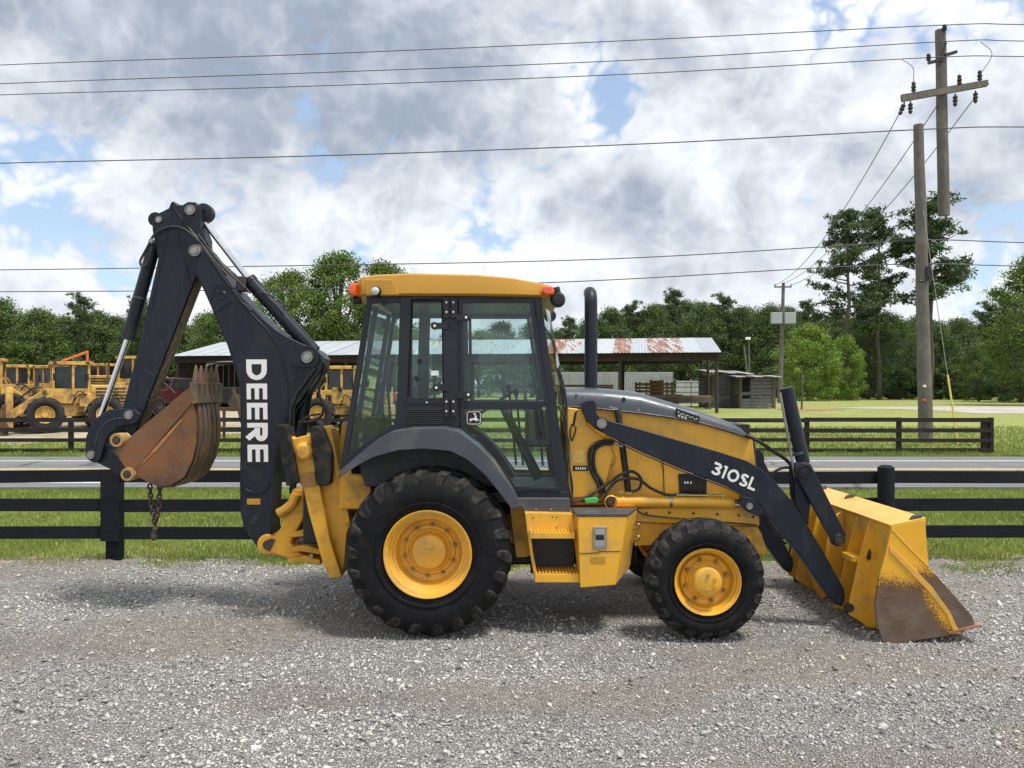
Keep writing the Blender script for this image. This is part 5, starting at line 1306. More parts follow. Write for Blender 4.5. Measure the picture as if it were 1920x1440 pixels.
# ---- backhoe: swing frame, boom, dipper, bucket
BY = 7.45; BT = 2*(YC-BY)
boom = [(358,477),(357,466),(363,458),(374,458),(384,466),(412,503),(438,539),(473,577),(500,603),(525,623),(556,640),(586,653),(598,660),(606,672),(604,692),(588,715),(568,745),(545,775),(533,800),(520,850),(514,890),(511,928),(508,980),(510,1005),(498,1036),(485,1030),(470,1010),(456,988),(450,960),(449,900),(451,800),(450,736),(441,694),(425,645),(403,593),(380,541),(366,513)]
bm_ = MB().prism(XZ(boom,BY), BY, BY+BT, 0, 1).build('boom', [m_nav, m_nav], BH, bevel=.010)
core = [(363,480),(378,470),(400,498),(428,538),(470,590),(500,622),(520,655),(532,700),(534,760),(522,820),(510,880),(503,915),(492,922),(470,921),(455,908),(453,800),(453,736),(445,694),(429,645),(407,593),(384,541),(370,513)]
MB().prism(XZ(core,BY), BY-.004, BY+.002).build('boom_side_plate', m_nav, bm_, bevel=.003)
MB().tube(spline([W(*p,BY-.004) for p in ((384,470),(402,496),(430,536),(472,588),(503,621),(524,655),(537,700),(540,755),(530,805))],5), .006, 6).build('weld_bead', m_nav, bm_)
MB().tube(spline([W(*p,BY-.004) for p in ((453,905),(462,918),(480,924),(498,919),(508,905))],5), .006, 6).build('weld_bead', m_nav, bm_)
for pts in (((396,564),(403,540),(412,534),(425,536),(437,541)), ((402,588),(425,570),(437,565),(455,568),(472,582))):
    MB().tube(spline([W(*p,BY-.005) for p in pts],6), .006, 6).build('weld_bead', m_nav, bm_)
MB().lathe([(.026,-.004),(.032,-.008),(.034,-.008),(.040,-.002)], W(416,554,BY-.003), 20).build('inspection_boss', m_nav, bm_)
disc('dipper_pivot', 367, 471, BY, .052, .035, m_stl, bm_)
plate('cylinder_boss', circ(577,670,22,-60,80,8)+[(565,648),(550,653),(545,668),(548,684),(565,690)], BY-.018, .016, m_nav, bm_, bevel=.004)
disc('boss_pin', 577, 670, BY-.018, .052, .030, m_stl, bm_)
for px, py in ((549,676),(559,676),(552,708)): disc('boss_bolt', px, py, BY-.016, .010, .004, m_blk, bm_, 10, rim=False)
disc('plug', 476, 976, BY, .034, .004, m_blk, bm_, 18, rim=True)
plate('amber_label', [(463,935),(488,935),(488,946),(463,946)], BY-.003, .002, m_brl, bm_, bevel=0)
# maker lettering: reads downwards, letter tops to the right
DYY = BY-.0085
plate('letter_backing', [(457,670),(503,668),(501,866),(498,870),(464,871),(462,868)], BY-.0065, .002, m_bdec, bm_, bevel=0)
o_ = W(461.5,674,DYY); dn = W(464.5,866,DYY)-o_; rt_ = Vector((W(500,0,DYY).x-W(461.5,0,DYY).x,0,0))
wsL = [1.15,.88,.92,1.02,.96]; totL = sum(wsL)+4*.20
lettering('maker_lettering', 'DEERE', o_, dn/totL, rt_, wsL, .26, .20, bm_, m_wht, ty=.21)
for (ya, yb) in ((771,773),(826,829)): pass
# dipper arm
DYn = 7.50; DT = 2*(YC-DYn)
dip = [(286,438),(284,412),(290,402),(304,396),(316,390),(320,379),(326,377),(332,384),(342,384),(352,378),(366,379),(376,388),(378,402),(376,425),(384,446),(384,480),(374,505),(365,524),(277,750),(262,790),(250,822),(232,806),(224,785),(229,765),(259,653),(278,566),(296,485),(290,455)]
dp_ = MB().prism(XZ(dip,DYn), DYn, DYn+DT, 0, 0)
dpo = dp_.build('dipper', m_nav, BH, bevel=.010)
us = XZ([(366,524),(277.5,750),(262.5,790),(250.5,822)], DYn); mb = MB(); vs = [(x+.004,DYn+.012,z) for x,z in us]+[(x+.004,DYn+DT-.012,z) for x,z in us]
mb.add(vs, [(i,i+1,5+i,4+i) for i in range(3)]).build('underside_plate', m_under, dpo, smooth=False)
for pts in (((323,379),(330,395),(345,417),(365,440),(378,452)), ((322,380),(318,420),(300,500),(284,580)), ((324,380),(332,430),(350,500),(356,530))):
    MB().tube([W(*p,DYn-.002) for p in pts], .0055, 6).build('weld_bead', m_nav, dpo)
ring_c = circ(298,411,14,-90,200,10)
disc('pin', 298.5, 412, DYn, .030, .018, m_stl, dpo); disc('pin', 357.5, 394.5, DYn, .046, .030, m_stl, dpo)
MB().lathe([(.02,0),(.06,0),(.085,.01),(.085,.09),(.06,.10),(.02,.10)], W(380,398,DYn+.06), 20).build('cylinder_eye', m_nav, dpo)
for a, b in (((312,470),(310,540)),((290,620),(296,640)),((272,690),(284,700))): pass
# scratches
mb = MB()
for a, b in (((271,692),(289,705)),((302,640),(304,650)),((262,760),(275,748)),((275,748),(282,752)),((318,612),(320,618)),((246,770),(258,758))):
    mb.tube([W(*a,DYn-.001), W(*b,DYn-.001)], .0022, 4)
mb.build('scratch', m_fen, dpo)
# dipper (crowd) cylinder along the top of the boom
cc = MB().cyl(W(467,525,YC), W(590,660,YC), .063, n=28).build('crowd_cylinder', m_nav, BH)
MB().cyl(W(466,524,YC), W(472,530.5,YC), .068, n=28).build('collar', m_nav, cc)
MB().cyl(W(489,548.5,YC), W(491,551,YC), .066, n=28).build('collar', m_blk, cc)
MB().cyl(W(372,402,YC), W(468,526,YC), .028, n=20).build('rod', m_chr, cc)
hose([(364,455),(390,470),(420,500),(450,530),(470,550)], 7.52, .010); hose([(372,440),(400,478),(430,512),(460,540)], 7.50, .010)
hose([(384,446),(404,482),(440,515),(455,532)], 7.56, .013); hose([(491,548),(520,560),(535,580)], 7.53, .008)
MB().box(W(448,0,YC).x, W(466,0,YC).x, YC-.09, YC+.0, W(0,548,YC).z, W(0,520,YC).z).build('valve_block', m_dstl, BH, bevel=.01)
# bucket cylinder on the dipper
k1 = MB().cyl(W(291,455,YC), W(240,634,YC), .058, n=28).build('curl_cylinder', m_nav, BH)
MB().cyl(W(243,622,YC), W(239.5,637,YC), .061, n=28).build('collar', m_nav, k1)
MB().cyl(W(262,556,YC), W(261,560,YC), .061, n=28).build('collar', m_fen, k1)
MB().cyl(W(240,634,YC), W(186,790,YC), .026, n=20).build('rod', m_chr, k1)
MB().lathe([(.03,-.07),(.065,-.07),(.065,.07),(.03,.07)], W(297,414,YC), 20).build('eye', m_nav, k1)
hose([(283,449),(292,438),(310,428),(330,425),(352,434),(378,458),(400,486),(425,515)], 7.47, .012)
hose([(284,450),(272,472),(263,490),(268,500),(278,490),(285,462)], 7.46, .012)
disc('clamp', 284, 452, 7.46, .022, .015, m_stl, k1, 14)
# bucket linkage
lnk = [(236,766),(252,767),(262,777),(260,789),(248,796),(220,799),(202,817),(194,838),(187,862),(176,868),(164,862),(159,845),(161,818),(175,787),(203,768)]
lo = plate('curl_link', lnk, 7.43, .045, m_nav, bevel=.008)
MB().prism(XZ(lnk,7.43), 7.43, 7.475).build('curl_link', m_nav, BH, bevel=.008, mirror=YC)
disc('pin', 242, 778, 7.43, .040, .020, m_stl, lo); disc('pin', 170.5, 853, 7.43, .036, .018, m_stl, lo)
MB().tube(spline([W(*p,7.428) for p in ((178,835),(184,812),(196,795),(215,785),(238,783))],5), .004, 6).build('weld_bead', m_fen, lo)
plate('bucket_tie', [(166,838),(190,834),(215,848),(236,872),(244,893),(228,893),(206,880),(178,866)], 7.48, .24, m_nav, bevel=.01)
# digging bucket
m_hubr = mat('rusty_yellow_hub', (.46,.29,.10), .65, var=.25, scale=9, dirt=((.18,.10,.05), .45, 9))
GY, GF = 7.29, 2*YC-7.29
gp = [(219,841),(356,726),(361,753),(365,768),(368,800),(367,832),(360,864),(345,895),(319,911),(293,912),(261,896),(236,877),(225,861)]
gx_ = XZ(gp, GY)
DB = MB().prism(gx_, GY, GY+.020).build('digging_bucket', m_rust, BH, bevel=.004)
MB().prism(gx_, GF-.020, GF).build('side_plate', m_rust, DB, bevel=.004)
so_ = XZ([(356,727),(361,753),(365,768),(368,800),(367,832),(360,864),(345,895),(319,911),(293,912),(261,896),(236,877)], GY)
si_ = []
for i, p in enumerate(so_):
    a = Vector(so_[max(0,i-1)]); b = Vector(so_[min(len(so_)-1,i+1)]); t = (b-a).normalized(); n_ = Vector((t.y,-t.x)); si_.append((p[0]+n_.x*.016, p[1]+n_.y*.016))
MB().prism(so_+si_[::-1], GY+.02, GF-.02).build('bucket_shell', m_rib, DB, ang=50)
for k in range(5):
    y0 = GY+.045+k*.108; so2 = XZ([(363,756),(366,768),(369,800),(368,832),(361,864),(346,896),(320,912),(293,913)], GY)
    o2 = []
    for i, p in enumerate(so2):
        a = Vector(so2[max(0,i-1)]); b = Vector(so2[min(len(so2)-1,i+1)]); t = (b-a).normalized(); n_ = Vector((-t.y,t.x)); o2.append((p[0]+n_.x*.014, p[1]+n_.y*.014))
    MB().prism(so2+o2[::-1], y0, y0+.078).build('wear_strip', m_rib, DB, bevel=.004, ang=50)
seam = XZ([(251,879),(340,786),(341,789),(300,838),(254,882)], GY); MB().prism(seam, GY-.004, GY+.001).build('weld_line', mat('bright_rust', (.42,.20,.07), .7, var=.3, scale=12), DB)
MB().prism(XZ([(219,841),(357,725),(362,754),(254,880),(236,877),(225,861)],GY), GY-.012, GY-.0005).build('cheek_plate', m_rust, DB, bevel=.004)
lp = XZ([(356,717),(369,717),(371,756),(361,758)], GY); MB().prism(lp, GY-.012, GF+.012).build('bucket_lip', m_rib, DB, bevel=.004)
for k in range(5):
    y0 = GY+.055+k*.125; cxz = XZ([(352,718),(368,718),(366,735),(353,735)],GY)
    a = [(x,y0-.042,z) for x,z in XZ([(355,734),(367,734)],GY)] ; x0, x1 = a[0][0], a[1][0]; zb_ = a[0][2]
    zt = W(0,686,GY).z; xm = W(363,0,GY).x; MB().box(xm+.026, xm+.034, y0-.022, y0+.022, W(0,752,GY).z, W(0,718,GY).z).build('tooth_shank', m_dstl, DB, bevel=.003)
    def rg_(w_, d_, z_, sh=0): return [(xm+sh-d_, y0-w_, z_),(xm+sh+d_, y0-w_, z_),(xm+sh+d_, y0+w_, z_),(xm+sh-d_, y0+w_, z_)]
    zb_ = W(0,720,GY).z; MB().loft([rg_(.036,.018,zb_-.02), rg_(.038,.020,zb_+.03), rg_(.030,.018,zb_+.075), rg_(.015,.010,zt-.01), rg_(.006,.005,zt+.01)]).build('tooth', m_rust if k%2 else m_rib, DB, bevel=.005)
for px, py, r_ in ((221,825,.058), (241,889,.056)):
    MB().lathe([(r_*.62,-.03),(r_,-.03),(r_*1.05,-.02),(r_*1.05,.10),(r_*.62,.10)], W(px,py,GY-.02), 24).build('pivot_hub', m_hubr, DB)
    MB().lathe([(0,-.035),(r_*.5,-.035),(r_*.62,-.02),(r_*.62,.02)], W(px,py,GY-.015), 20).build('hub_pin', m_dstl, DB)
# swing casting
sw_ = circ(501,1022,20,60,300,12) + [(525,1043),(560,1052),(585,1060),(590,1050),(560,1035),(545,1018),(553,1000),(568,975),(578,930),(570,915),(556,918),(549,916),(541,938),(524,952),(520,966),(530,974),(526,990),(514,1004)]
swg = MB().prism(XZ(sw_,7.42), 7.42, 7.78).build('swing_casting', m_yel2, BH, bevel=.018)
plate('pivot_wear', circ(501,1022,9,100,260,6)+[(505,1034),(516,1012),(508,1010)], 7.408, .012, m_dstl, swg, bevel=.003)
for a in (1000, 1028, 1048): plate('casting_flange', [(540,a),(570,a-6),(600,a+2),(600,a+12),(566,a+6),(540,a+8)], 7.36, .44, m_yel2, swg, bevel=.006)
MB().tube(spline([W(*p,7.40) for p in ((522,963),(536,955),(548,944),(556,926))],5), .045, 10).build('casting_rib', m_yel2, swg)
for (px,py) in ((575,985),(588,1015),(584,1042)): disc('grease_fitting', px, py, 7.36, .02, .02, m_stl, BH, 12)
MB().box(W(588,0,7.6).x, W(650,0,7.6).x, 7.2, 8.0, .62, 1.30).build('rear_frame', m_blk, BH, bevel=.02)
lift = MB().cyl(W(580,690,YC), W(556,862,YC), .060, n=24).cyl(W(556,860,YC), W(548,925,YC), .03, n=16).build('boom_cylinder', m_nav, BH)
hose([(600,670),(612,690),(604,712),(598,735),(606,765),(602,780),(585,790),(560,792)], 7.46, .012)
hose([(592,690),(570,720),(553,745),(545,775),(543,800)], 7.44, .014); hose([(586,700),(564,735),(552,765),(549,800)], 7.46, .012)
hose([(604,668),(608,690),(596,715),(575,745),(556,770),(548,800)], 7.50, .012); hose([(560,800),(566,790),(580,780),(600,776)], 7.4, .010)
# stabilizers
SY = 6.98
stn, stf = plates('stabilizer_leg', [(566,905),(590,902),(600,912),(606,950),(618,1010),(641,1082),(619,1085),(606,1060),(592,1010),(578,960)], SY, .12, m_yel2, bevel=.010)
plates('stabilizer_housing', [(604,800),(612,798),(620,805),(640,900),(657,980),(650,1000),(646,1050),(641,1080),(630,1060),(612,985),(602,920),(598,860)], SY+.10, .22, m_yel2, bevel=.008)
MB().prism(XZ([(610,802),(618,800),(640,896),(656,978),(648,985),(632,905)],SY+.09), SY+.085, SY+.10).both('housing_rib', m_yel2, BH, bevel=.004)
plates('stabilizer_foot', [(541,815),(552,822),(565,818),(580,815),(592,820),(603,850),(602,905),(562,910),(556,880)], SY+.01, .10, m_yel2, stn, bevel=.012)
MB().lathe([(0,-.05),(.05,-.05),(.075,-.03),(.08,.02),(.08,.05)], W(571,846,SY+.01), 20).build('foot_knuckle', m_yel2, stn)
for pts in ([(515,800),(520,796),(531,797),(540,806),(549,850),(559,905),(550,910),(536,912),(528,870),(520,830)],
            [(580,806),(585,799),(596,800),(603,806),(617,842),(620,860),(617,908),(612,912),(596,911),(590,890),(586,855)]):
    MB().prism(XZ(pts,SY-.06), SY-.06, SY+.16).both('rubber_pad', m_pad, stn, bevel=.02, segs=3)
plate('foot_label', [(563,886),(590,886),(593,912),(566,914)], SY-.012, .012, mat('rubbed_brown_paint', (.30,.16,.05), .7, var=.3, scale=10), stn, bevel=.003)
MB().box(W(640,0,7.1).x, W(700,0,7.1).x, 7.0, 8.2, .95, 1.25).build('rear_crossmember', m_yel2, BH, bevel=.02)

# ---- chain hanging from the bucket
CHY = 7.34
ch = thing('hanging_chain', 'rusty steel chain with hook dangling under the digging bucket', 'chain', tuple(W(290,912,CHY)))
m_chain = mat('rusty_chain', (.085,.060,.045), .6, metal=.5, var=.4, scale=30)
def link(c, d, flip, L_=.054, Wd=.036, r=.0085):
    d = d.normalized(); s_ = d.cross(Vector((0,1,0))).normalized() if not flip else Vector((0,1,0)); pts = []
    for k in range(17):
        a = 2*math.pi*k/16; pts.append(c + d*(math.sin(a)*L_/2) + s_*(math.cos(a)*Wd/2))
    return MB().tube(pts, r, 6, caps=False).build('link', m_chain, ch)
def run(pts, sp):
    P = spline([W(*p,CHY) for p in pts], 20); acc = 0; k = 0
    for a, b in zip(P[:-1], P[1:]):
        acc += (b-a).length
        if acc >= sp: link(b, b-a, k%2); k += 1; acc = 0
run([(281,905),(282,925),(284,945),(287,965),(290,980)], .036)
run([(300,905),(299,930),(297,955),(293,978)], .036)
h0 = W(291,978,CHY); MB().tube(spline([h0, h0+Vector((.0,0,-.06)), h0+Vector((-.012,0,-.12)), h0+Vector((-.01,0,-.165))],5), [.012]*5+[.022]*5+[.026]*4+[.016]*2, 10).build('hook', m_chain, ch)

# ================================================================== parked machines beyond the road
m_oy = mat('faded_machine_yellow', (.72,.43,.10), .6, var=.15, scale=1.5, dirt=((.26,.16,.08), .5, 2.5), chips=(.10,.06,.04))
m_org = mat('orange_boom_paint', (.62,.16,.04), .55, var=.15)
m_dglass = mat('dark_cab_glass', (.020,.025,.026), .15, var=.2, spec=.6)
m_rusty = mat('rusty_iron', (.11,.055,.03), .85, var=.35, scale=5, bump=.2, bscale=20)
def small_wheel(t, X, Y, R, w, z0, m_r):
    c = Vector((X, Y, z0+R)); o = MB().lathe([(R*.5,.02),(R*.56,-.02),(R*.75,-.05),(R*.92,-.01),(R*.97,.05),(R*.98,w/2),(R*.97,w-.05),(R*.92,w+.01),(R*.5,w)], c, 32)
    for s in (0,1):
        for i in range(16):
            a = 2*math.pi*(i+.5*s)/16; y0, y1 = (.0, w*.55) if s == 0 else (w, w*.45)
            A = c+Vector((math.cos(a)*R*.97, y0, math.sin(a)*R*.97)); B = c+Vector((math.cos(a+.18)*R*.985, y1, math.sin(a+.18)*R*.985))
            o.bar(A, B, .09, .06, up=(math.cos(a),0,math.sin(a)))
    wo_ = o.build('wheel', m_tyre, t)
    MB().lathe([(R*.52,.03),(R*.50,.0),(R*.46,.01),(R*.40,.10),(R*.18,.12),(R*.15,.04),(0,.04)], c, 24).build('rim', m_r, wo_); return wo_
def cab_part(t, x0, x1, y0, y1, z0, z1, m, lean=0., rows=1):
    """open frame cab: posts, roof, dark panes"""
    r = .07
    MB().box(x0-.12, x1+.18, y0-.10, y1+.10, z1, z1+.14).build('cab_roof', m, t, bevel=.03)
    for x in (x0, (x0*.45+x1*.55), x1):
        for y in (y0, y1): MB().bar((x+lean,y,z0), (x,y,z1), r*1.3, r*1.3, up=(0,1,0)).build('cab_post', m, t)
    for (a, b) in ((x0+.08, x0*.45+x1*.55-.06), (x0*.45+x1*.55+.06, x1-.08)):
        for y in (y0-.01, y1+.01): MB().box(a, b, y, y+.01, z0+.25, z1-.05).build('cab_window', m_dglass, t)
    for x in (x0-.01, x1+.01): MB().box(x, x+.01, y0+.08, y1-.08, z0+.25, z1-.05).build('cab_window', m_dglass, t)
    MB().box(x0-.02, x1+.02, y0-.02, y1+.02, z0-.35, z0+.24).build('cab_base', m, t, bevel=.02)
def loader(label, px, Y, flip=1, arms=True, orange=False, scale=1.0, name='wheel_loader', rot=0.):
    x = W(px,0,Y).x; g = ground_z(Y)+.012; t = thing(name, label, 'loader', (x, Y, g)); s = scale
    def X(v): return x + flip*v*s
    def bxx(nm, a, b, y0, y1, z0, z1, m, bev=.03): 
        xa, xb = sorted((X(a), X(b))); return MB().box(xa, xb, Y+y0*s, Y+y1*s, g+z0*s, g+z1*s).build(nm, m, t, bevel=bev)
    for v in (-1.05, 1.05):
        for yy in (-.05, 1.45): small_wheel(t, X(v), Y+yy*s, .68*s, .52*s, g, m_oy)
    bxx('chassis', -1.9, 1.7, .45, 1.45, .60, 1.05, m_oy); bxx('engine_hood', .55, 2.05, .40, 1.50, 1.05, 1.85, m_oy, .06)
    for k in range(5): bxx('grille_slat', .75, 1.85, .385, .40, 1.15+k*.13, 1.20+k*.13, m_blk, 0)
    bxx('tank', .15, .6, .30, 1.6, .75, 1.5, m_oy, .04)
    xa, xb = sorted((X(-.75), X(.50))); cab_part(t, xa, xb, Y+.40*s, Y+1.50*s, g+1.45*s, g+2.62*s, m_oy)
    bxx('exhaust', 1.2, 1.28, .9, .98, 1.85, 2.5, m_rusty, 0)
    bxx('counterweight', 1.7, 2.15, .35, 1.55, .55, 1.05, m_oy, .06)
    for yy in (.22, 1.58):
        bxx('front_tower', -1.15, -.75, yy-.05, yy+.09, .80, 1.70, m_oy, .02)
        if arms:
            MB().bar((X(-.95),Y+yy*s,g+1.55*s), (X(-2.3),Y+yy*s,g+.55*s), .10*s, .28*s, up=(0,0,1)).build('lift_arm', m_oy, t, bevel=.02)
            MB().cyl((X(-.9),Y+(yy+.1)*s,g+.9*s), (X(-2.0),Y+(yy+.1)*s,g+.8*s), .06*s, n=10).build('lift_ram', m_stl, t)
    if arms:
        MB().prism([(X(-2.2),g+.15*s),(X(-2.55),g+.10*s),(X(-2.62),g+.5*s),(X(-2.45),g+1.05*s),(X(-2.32),g+1.1*s),(X(-2.38),g+.6*s)], Y-.15*s, Y+2.0*s).build('blade', m_rusty, t, bevel=.02)
        for yy in (.1, 1.7): bxx('blade_post', -2.35, -2.1, yy-.06, yy+.06, .2, 1.75, m_oy, .02)
        bxx('blade_beam', -2.32, -2.1, .1, 1.7, 1.60, 1.75, m_oy, .02)
    if orange:
        MB().prism([(X(-.5),g+2.80*s),(X(.45),g+3.22*s),(X(.52),g+3.22*s),(X(.52),g+2.78*s),(X(.44),g+2.78*s),(X(.44),g+3.1*s),(X(-.3),g+2.80*s)], Y+.75*s, Y+.95*s).build('grapple_boom', m_org, t, bevel=.02)
        bxx('boom_mount', .3, .62, .55, 1.15, 2.60, 2.80, m_org, .02)
    rr = random.Random(int(px*7)); 
    for i in range(9):
        a_, z_, y_ = rr.uniform(-1.6,1.9), rr.uniform(.9,1.75), rr.choice((.28,.34,1.56)); w_, h_ = rr.uniform(.06,.22), rr.uniform(.05,.25)
        bxx('fitting_box', a_, a_+w_, y_, y_+.10, z_, z_+h_, rr.choice((m_oy, m_rusty, m_blk, m_dstl)), .01)
    for i in range(4):
        a_ = rr.uniform(-1.2,1.4); MB().tube(spline([(X(a_),Y+.3*s,g+rr.uniform(.9,1.3)*s),(X(a_+.2),Y+.22*s,g+rr.uniform(1.3,1.8)*s),(X(a_+.5),Y+.28*s,g+rr.uniform(1.0,1.5)*s)],5), .022*s, 5).build('hose', m_hose, t)
    for a_ in (-.7,.45):
        bxx('work_light', a_-.06, a_+.06, .28, .38, 2.66, 2.78, m_dstl, .01); bxx('mirror', a_-.08, a_+.02, .12, .16, 2.0, 2.3, m_blk, .01)
    for k in range(3): bxx('step', .05, .35, .12, .34, .45+k*.25, .49+k*.25, m_dstl, 0)
    MB().tube(spline([(X(-.8),Y+.3*s,g+1.5*s),(X(-1.3),Y+.25*s,g+1.75*s),(X(-1.8),Y+.3*s,g+1.4*s),(X(-2.2),Y+.3*s,g+1.0*s)],5), .035*s, 6).build('hose', m_hose, t)
    for yy in (.36, 1.54): MB().tube(spline([(X(-.9),Y+yy*s,g+1.1*s),(X(-1.0),Y+(yy-.1)*s,g+1.6*s),(X(-.8),Y+(yy-.1)*s,g+2.0*s)],4), .02*s, 6).build('grab_rail', m_oy, t)
    t.rotation_euler[2] = rot; return t
loader('yellow forestry skidder with cab and orange boom on its roof', 142, 32.6, 1, True, True, 1.0, 'log_skidder', rot=math.radians(32))
loader('yellow wheel loader cut off behind the far fence with large tyre', -28, 34.5, 1, True, False, 1.0, rot=math.radians(-155))
loader('yellow machine parked behind the skidder with only its cab showing', 70, 36.0, 1, False, False, .88, rot=math.radians(-25))
loader('faded yellow machine squeezed in behind the wheel loader', 22, 38.5, -1, False, False, .85, rot=math.radians(20))
loader('low yellow machine in the back row between skidder and dipper', 178, 41.0, 1, False, False, .85, rot=math.radians(-10))
loader('yellow machine with bare engine deck parked beyond the dipper', 235, 39, -1, False, False, 1.0)
loader('yellow loader parked between the boom and the cab', 640, 33.5, 1, True, False, .92)

def pickup(label, px, Y, col, rot, name='pickup_truck'):
    x = W(px,0,Y).x; g = ground_z(Y)+.012; t = thing(name, label, 'truck', (x, Y, g)); t.rotation_euler[2] = rot
    m = mat(name+'_paint', col, .25, var=.05, coat=.5); R = Matrix.Rotation(rot,4,'Z')
    def part(mb, nm, mm, bev=.03, par=None):
        mb.v = [tuple(Vector(v)+Vector((x,Y,g))) for v in mb.v]; o = mb.build(nm, mm, t, bevel=bev)
        if par: o.parent = par
        return o
    bodyp = [(-2.6,.45),(2.55,.45),(2.6,.75),(2.5,1.0),(1.3,1.08),(.7,1.62),(-.75,1.66),(-.95,1.1),(-2.6,1.08)]
    b = MB().prism(bodyp, -.88, .88); part(b, 'body', m, .05)
    gl = MB().prism([(.62,1.55),(1.12,1.10),(-.80,1.12),(-.68,1.58)], -.89, .89); part(gl, 'side_glass', m_dglass, 0)
    part(MB().box(-.90,-.86,-.75,.75,1.2,1.58), 'rear_glass', m_dglass, 0)
    part(MB().box(-2.5,-1.0,-.75,.75,1.0,1.09), 'bed_liner', m_blk, 0); part(MB().box(-2.72,-2.58,-.85,.85,.42,.6), 'bumper', m_stl)
    for s in (-1,1):
        part(MB().box(-2.62,-2.58,s*.78-.08,s*.78+.08,.72,1.02), 'tail_lamp', m_orl, .01); part(MB().box(2.52,2.6,s*.65-.14,s*.65+.14,.72,.92), 'headlamp', m_lens, .01)
        for v in (-1.65,1.65):
            wmb = MB().lathe([(0,.02),(.18,.0),(.22,-.02),(.30,-.03),(.37,.0),(.38,.12),(.36,.24),(.2,.26),(0,.26)], (v, (.70 if s > 0 else -.92), .38), 24); part(wmb, 'wheel', m_tyre, 0)
    return t
pickup('dark red pickup truck parked at the barn end', 318, 40.5, (.06,.007,.009), math.radians(70))
pickup('bright red pickup truck half hidden beside the cab', 668, 38.5, (.32,.012,.016), math.radians(20))
# dark caged machine under the barn
x = W(425,0,41.5).x; g = ground_z(41.5); t = thing('skid_steer', 'black caged skid steer parked at the barn entrance', 'loader', (x,41.5,g))
MB().box(x-1.0,x+1.0,41.3,42.9,g+.35,g+1.2).build('body', m_blk, t, bevel=.08)
for yy in (41.4, 42.8):
    MB().tube(spline([(x-1.0,yy,g+1.1),(x-1.0,yy,g+2.0),(x-.75,yy,g+2.35),(x+.6,yy,g+2.4),(x+.95,yy,g+2.1),(x+1.0,yy,g+1.1)],6), .06, 8).build('roll_bar', m_stl, t)
    for v in (-.6,.6): MB().lathe([(0,0),(.25,0),(.40,.02),(.42,.15),(.40,.30),(0,.30)], (x+v, yy-.3 if yy<42 else yy, g+.42), 24).build('wheel', m_tyre, t)
for v in np.linspace(-.7,.7,6): MB().cyl((x+v,41.4,g+1.2), (x+v,41.4,g+2.3), .02, n=6).build('cage_bar', m_dstl, t)
MB().box(x-.9,x+.9,41.3,42.9,g+2.36,g+2.44).build('canopy', m_blk, t, bevel=.02)
# rusty frame implement by the fence
x = W(432,0,29.5).x; g = ground_z(29.5); t = thing('rusty_implement', 'rusty iron frame implement standing behind the far fence', 'implement', (x,29.5,g))
for a, b in (((-.5,0,0),(-.5,0,1.2)),((.6,0,0),(.1,0,1.9)),((-.5,0,1.2),(.6,0,1.2)),((-.5,0,.5),(.7,0,.5)),((-.5,.8,0),(-.5,.8,1.2)),((.6,.8,0),(.1,.8,1.9)),((-.5,0,.5),(-.5,.8,.5)),((.6,0,.5),(.6,.8,.5))):
    MB().bar(Vector(a)+Vector((x,29.5,g)), Vector(b)+Vector((x,29.5,g)), .09, .09, up=(0,1,.1)).build('frame_bar', m_rusty, t)

# ================================================================== loose gravel, weeds and grass
rng = np.random.default_rng(12)
def rand_rot(n, tilt):
    a = rng.random(n)*6.283; b = rng.normal(size=n)*tilt; c = rng.normal(size=n)*tilt
    ca, sa, cb, sb, cc_, sc_ = np.cos(a), np.sin(a), np.cos(b), np.sin(b), np.cos(c), np.sin(c)
    Rz = np.zeros((n,3,3)); Rz[:,0,0]=ca; Rz[:,0,1]=-sa; Rz[:,1,0]=sa; Rz[:,1,1]=ca; Rz[:,2,2]=1
    Rx = np.zeros((n,3,3)); Rx[:,0,0]=1; Rx[:,1,1]=cb; Rx[:,1,2]=-sb; Rx[:,2,1]=sb; Rx[:,2,2]=cb
    Ry = np.zeros((n,3,3)); Ry[:,1,1]=1; Ry[:,0,0]=cc_; Ry[:,0,2]=sc_; Ry[:,2,0]=-sc_; Ry[:,2,2]=cc_
    return Rz @ Rx @ Ry
bmx = bmesh.new(); bmesh.ops.create_icosphere(bmx, subdivisions=1, radius=1.0); ICO_V = np.array([v.co[:] for v in bmx.verts]); ICO_F = np.array([[v.index for v in f.verts] for f in bmx.faces]); bmx.free()
OCT_V = np.array([(1,0,0),(-1,0,0),(0,1,0),(0,-1,0),(0,0,1),(0,0,-1.)]); OCT_F = np.array([(0,2,4),(2,1,4),(1,3,4),(3,0,4),(2,0,5),(1,2,5),(3,1,5),(0,3,5)])
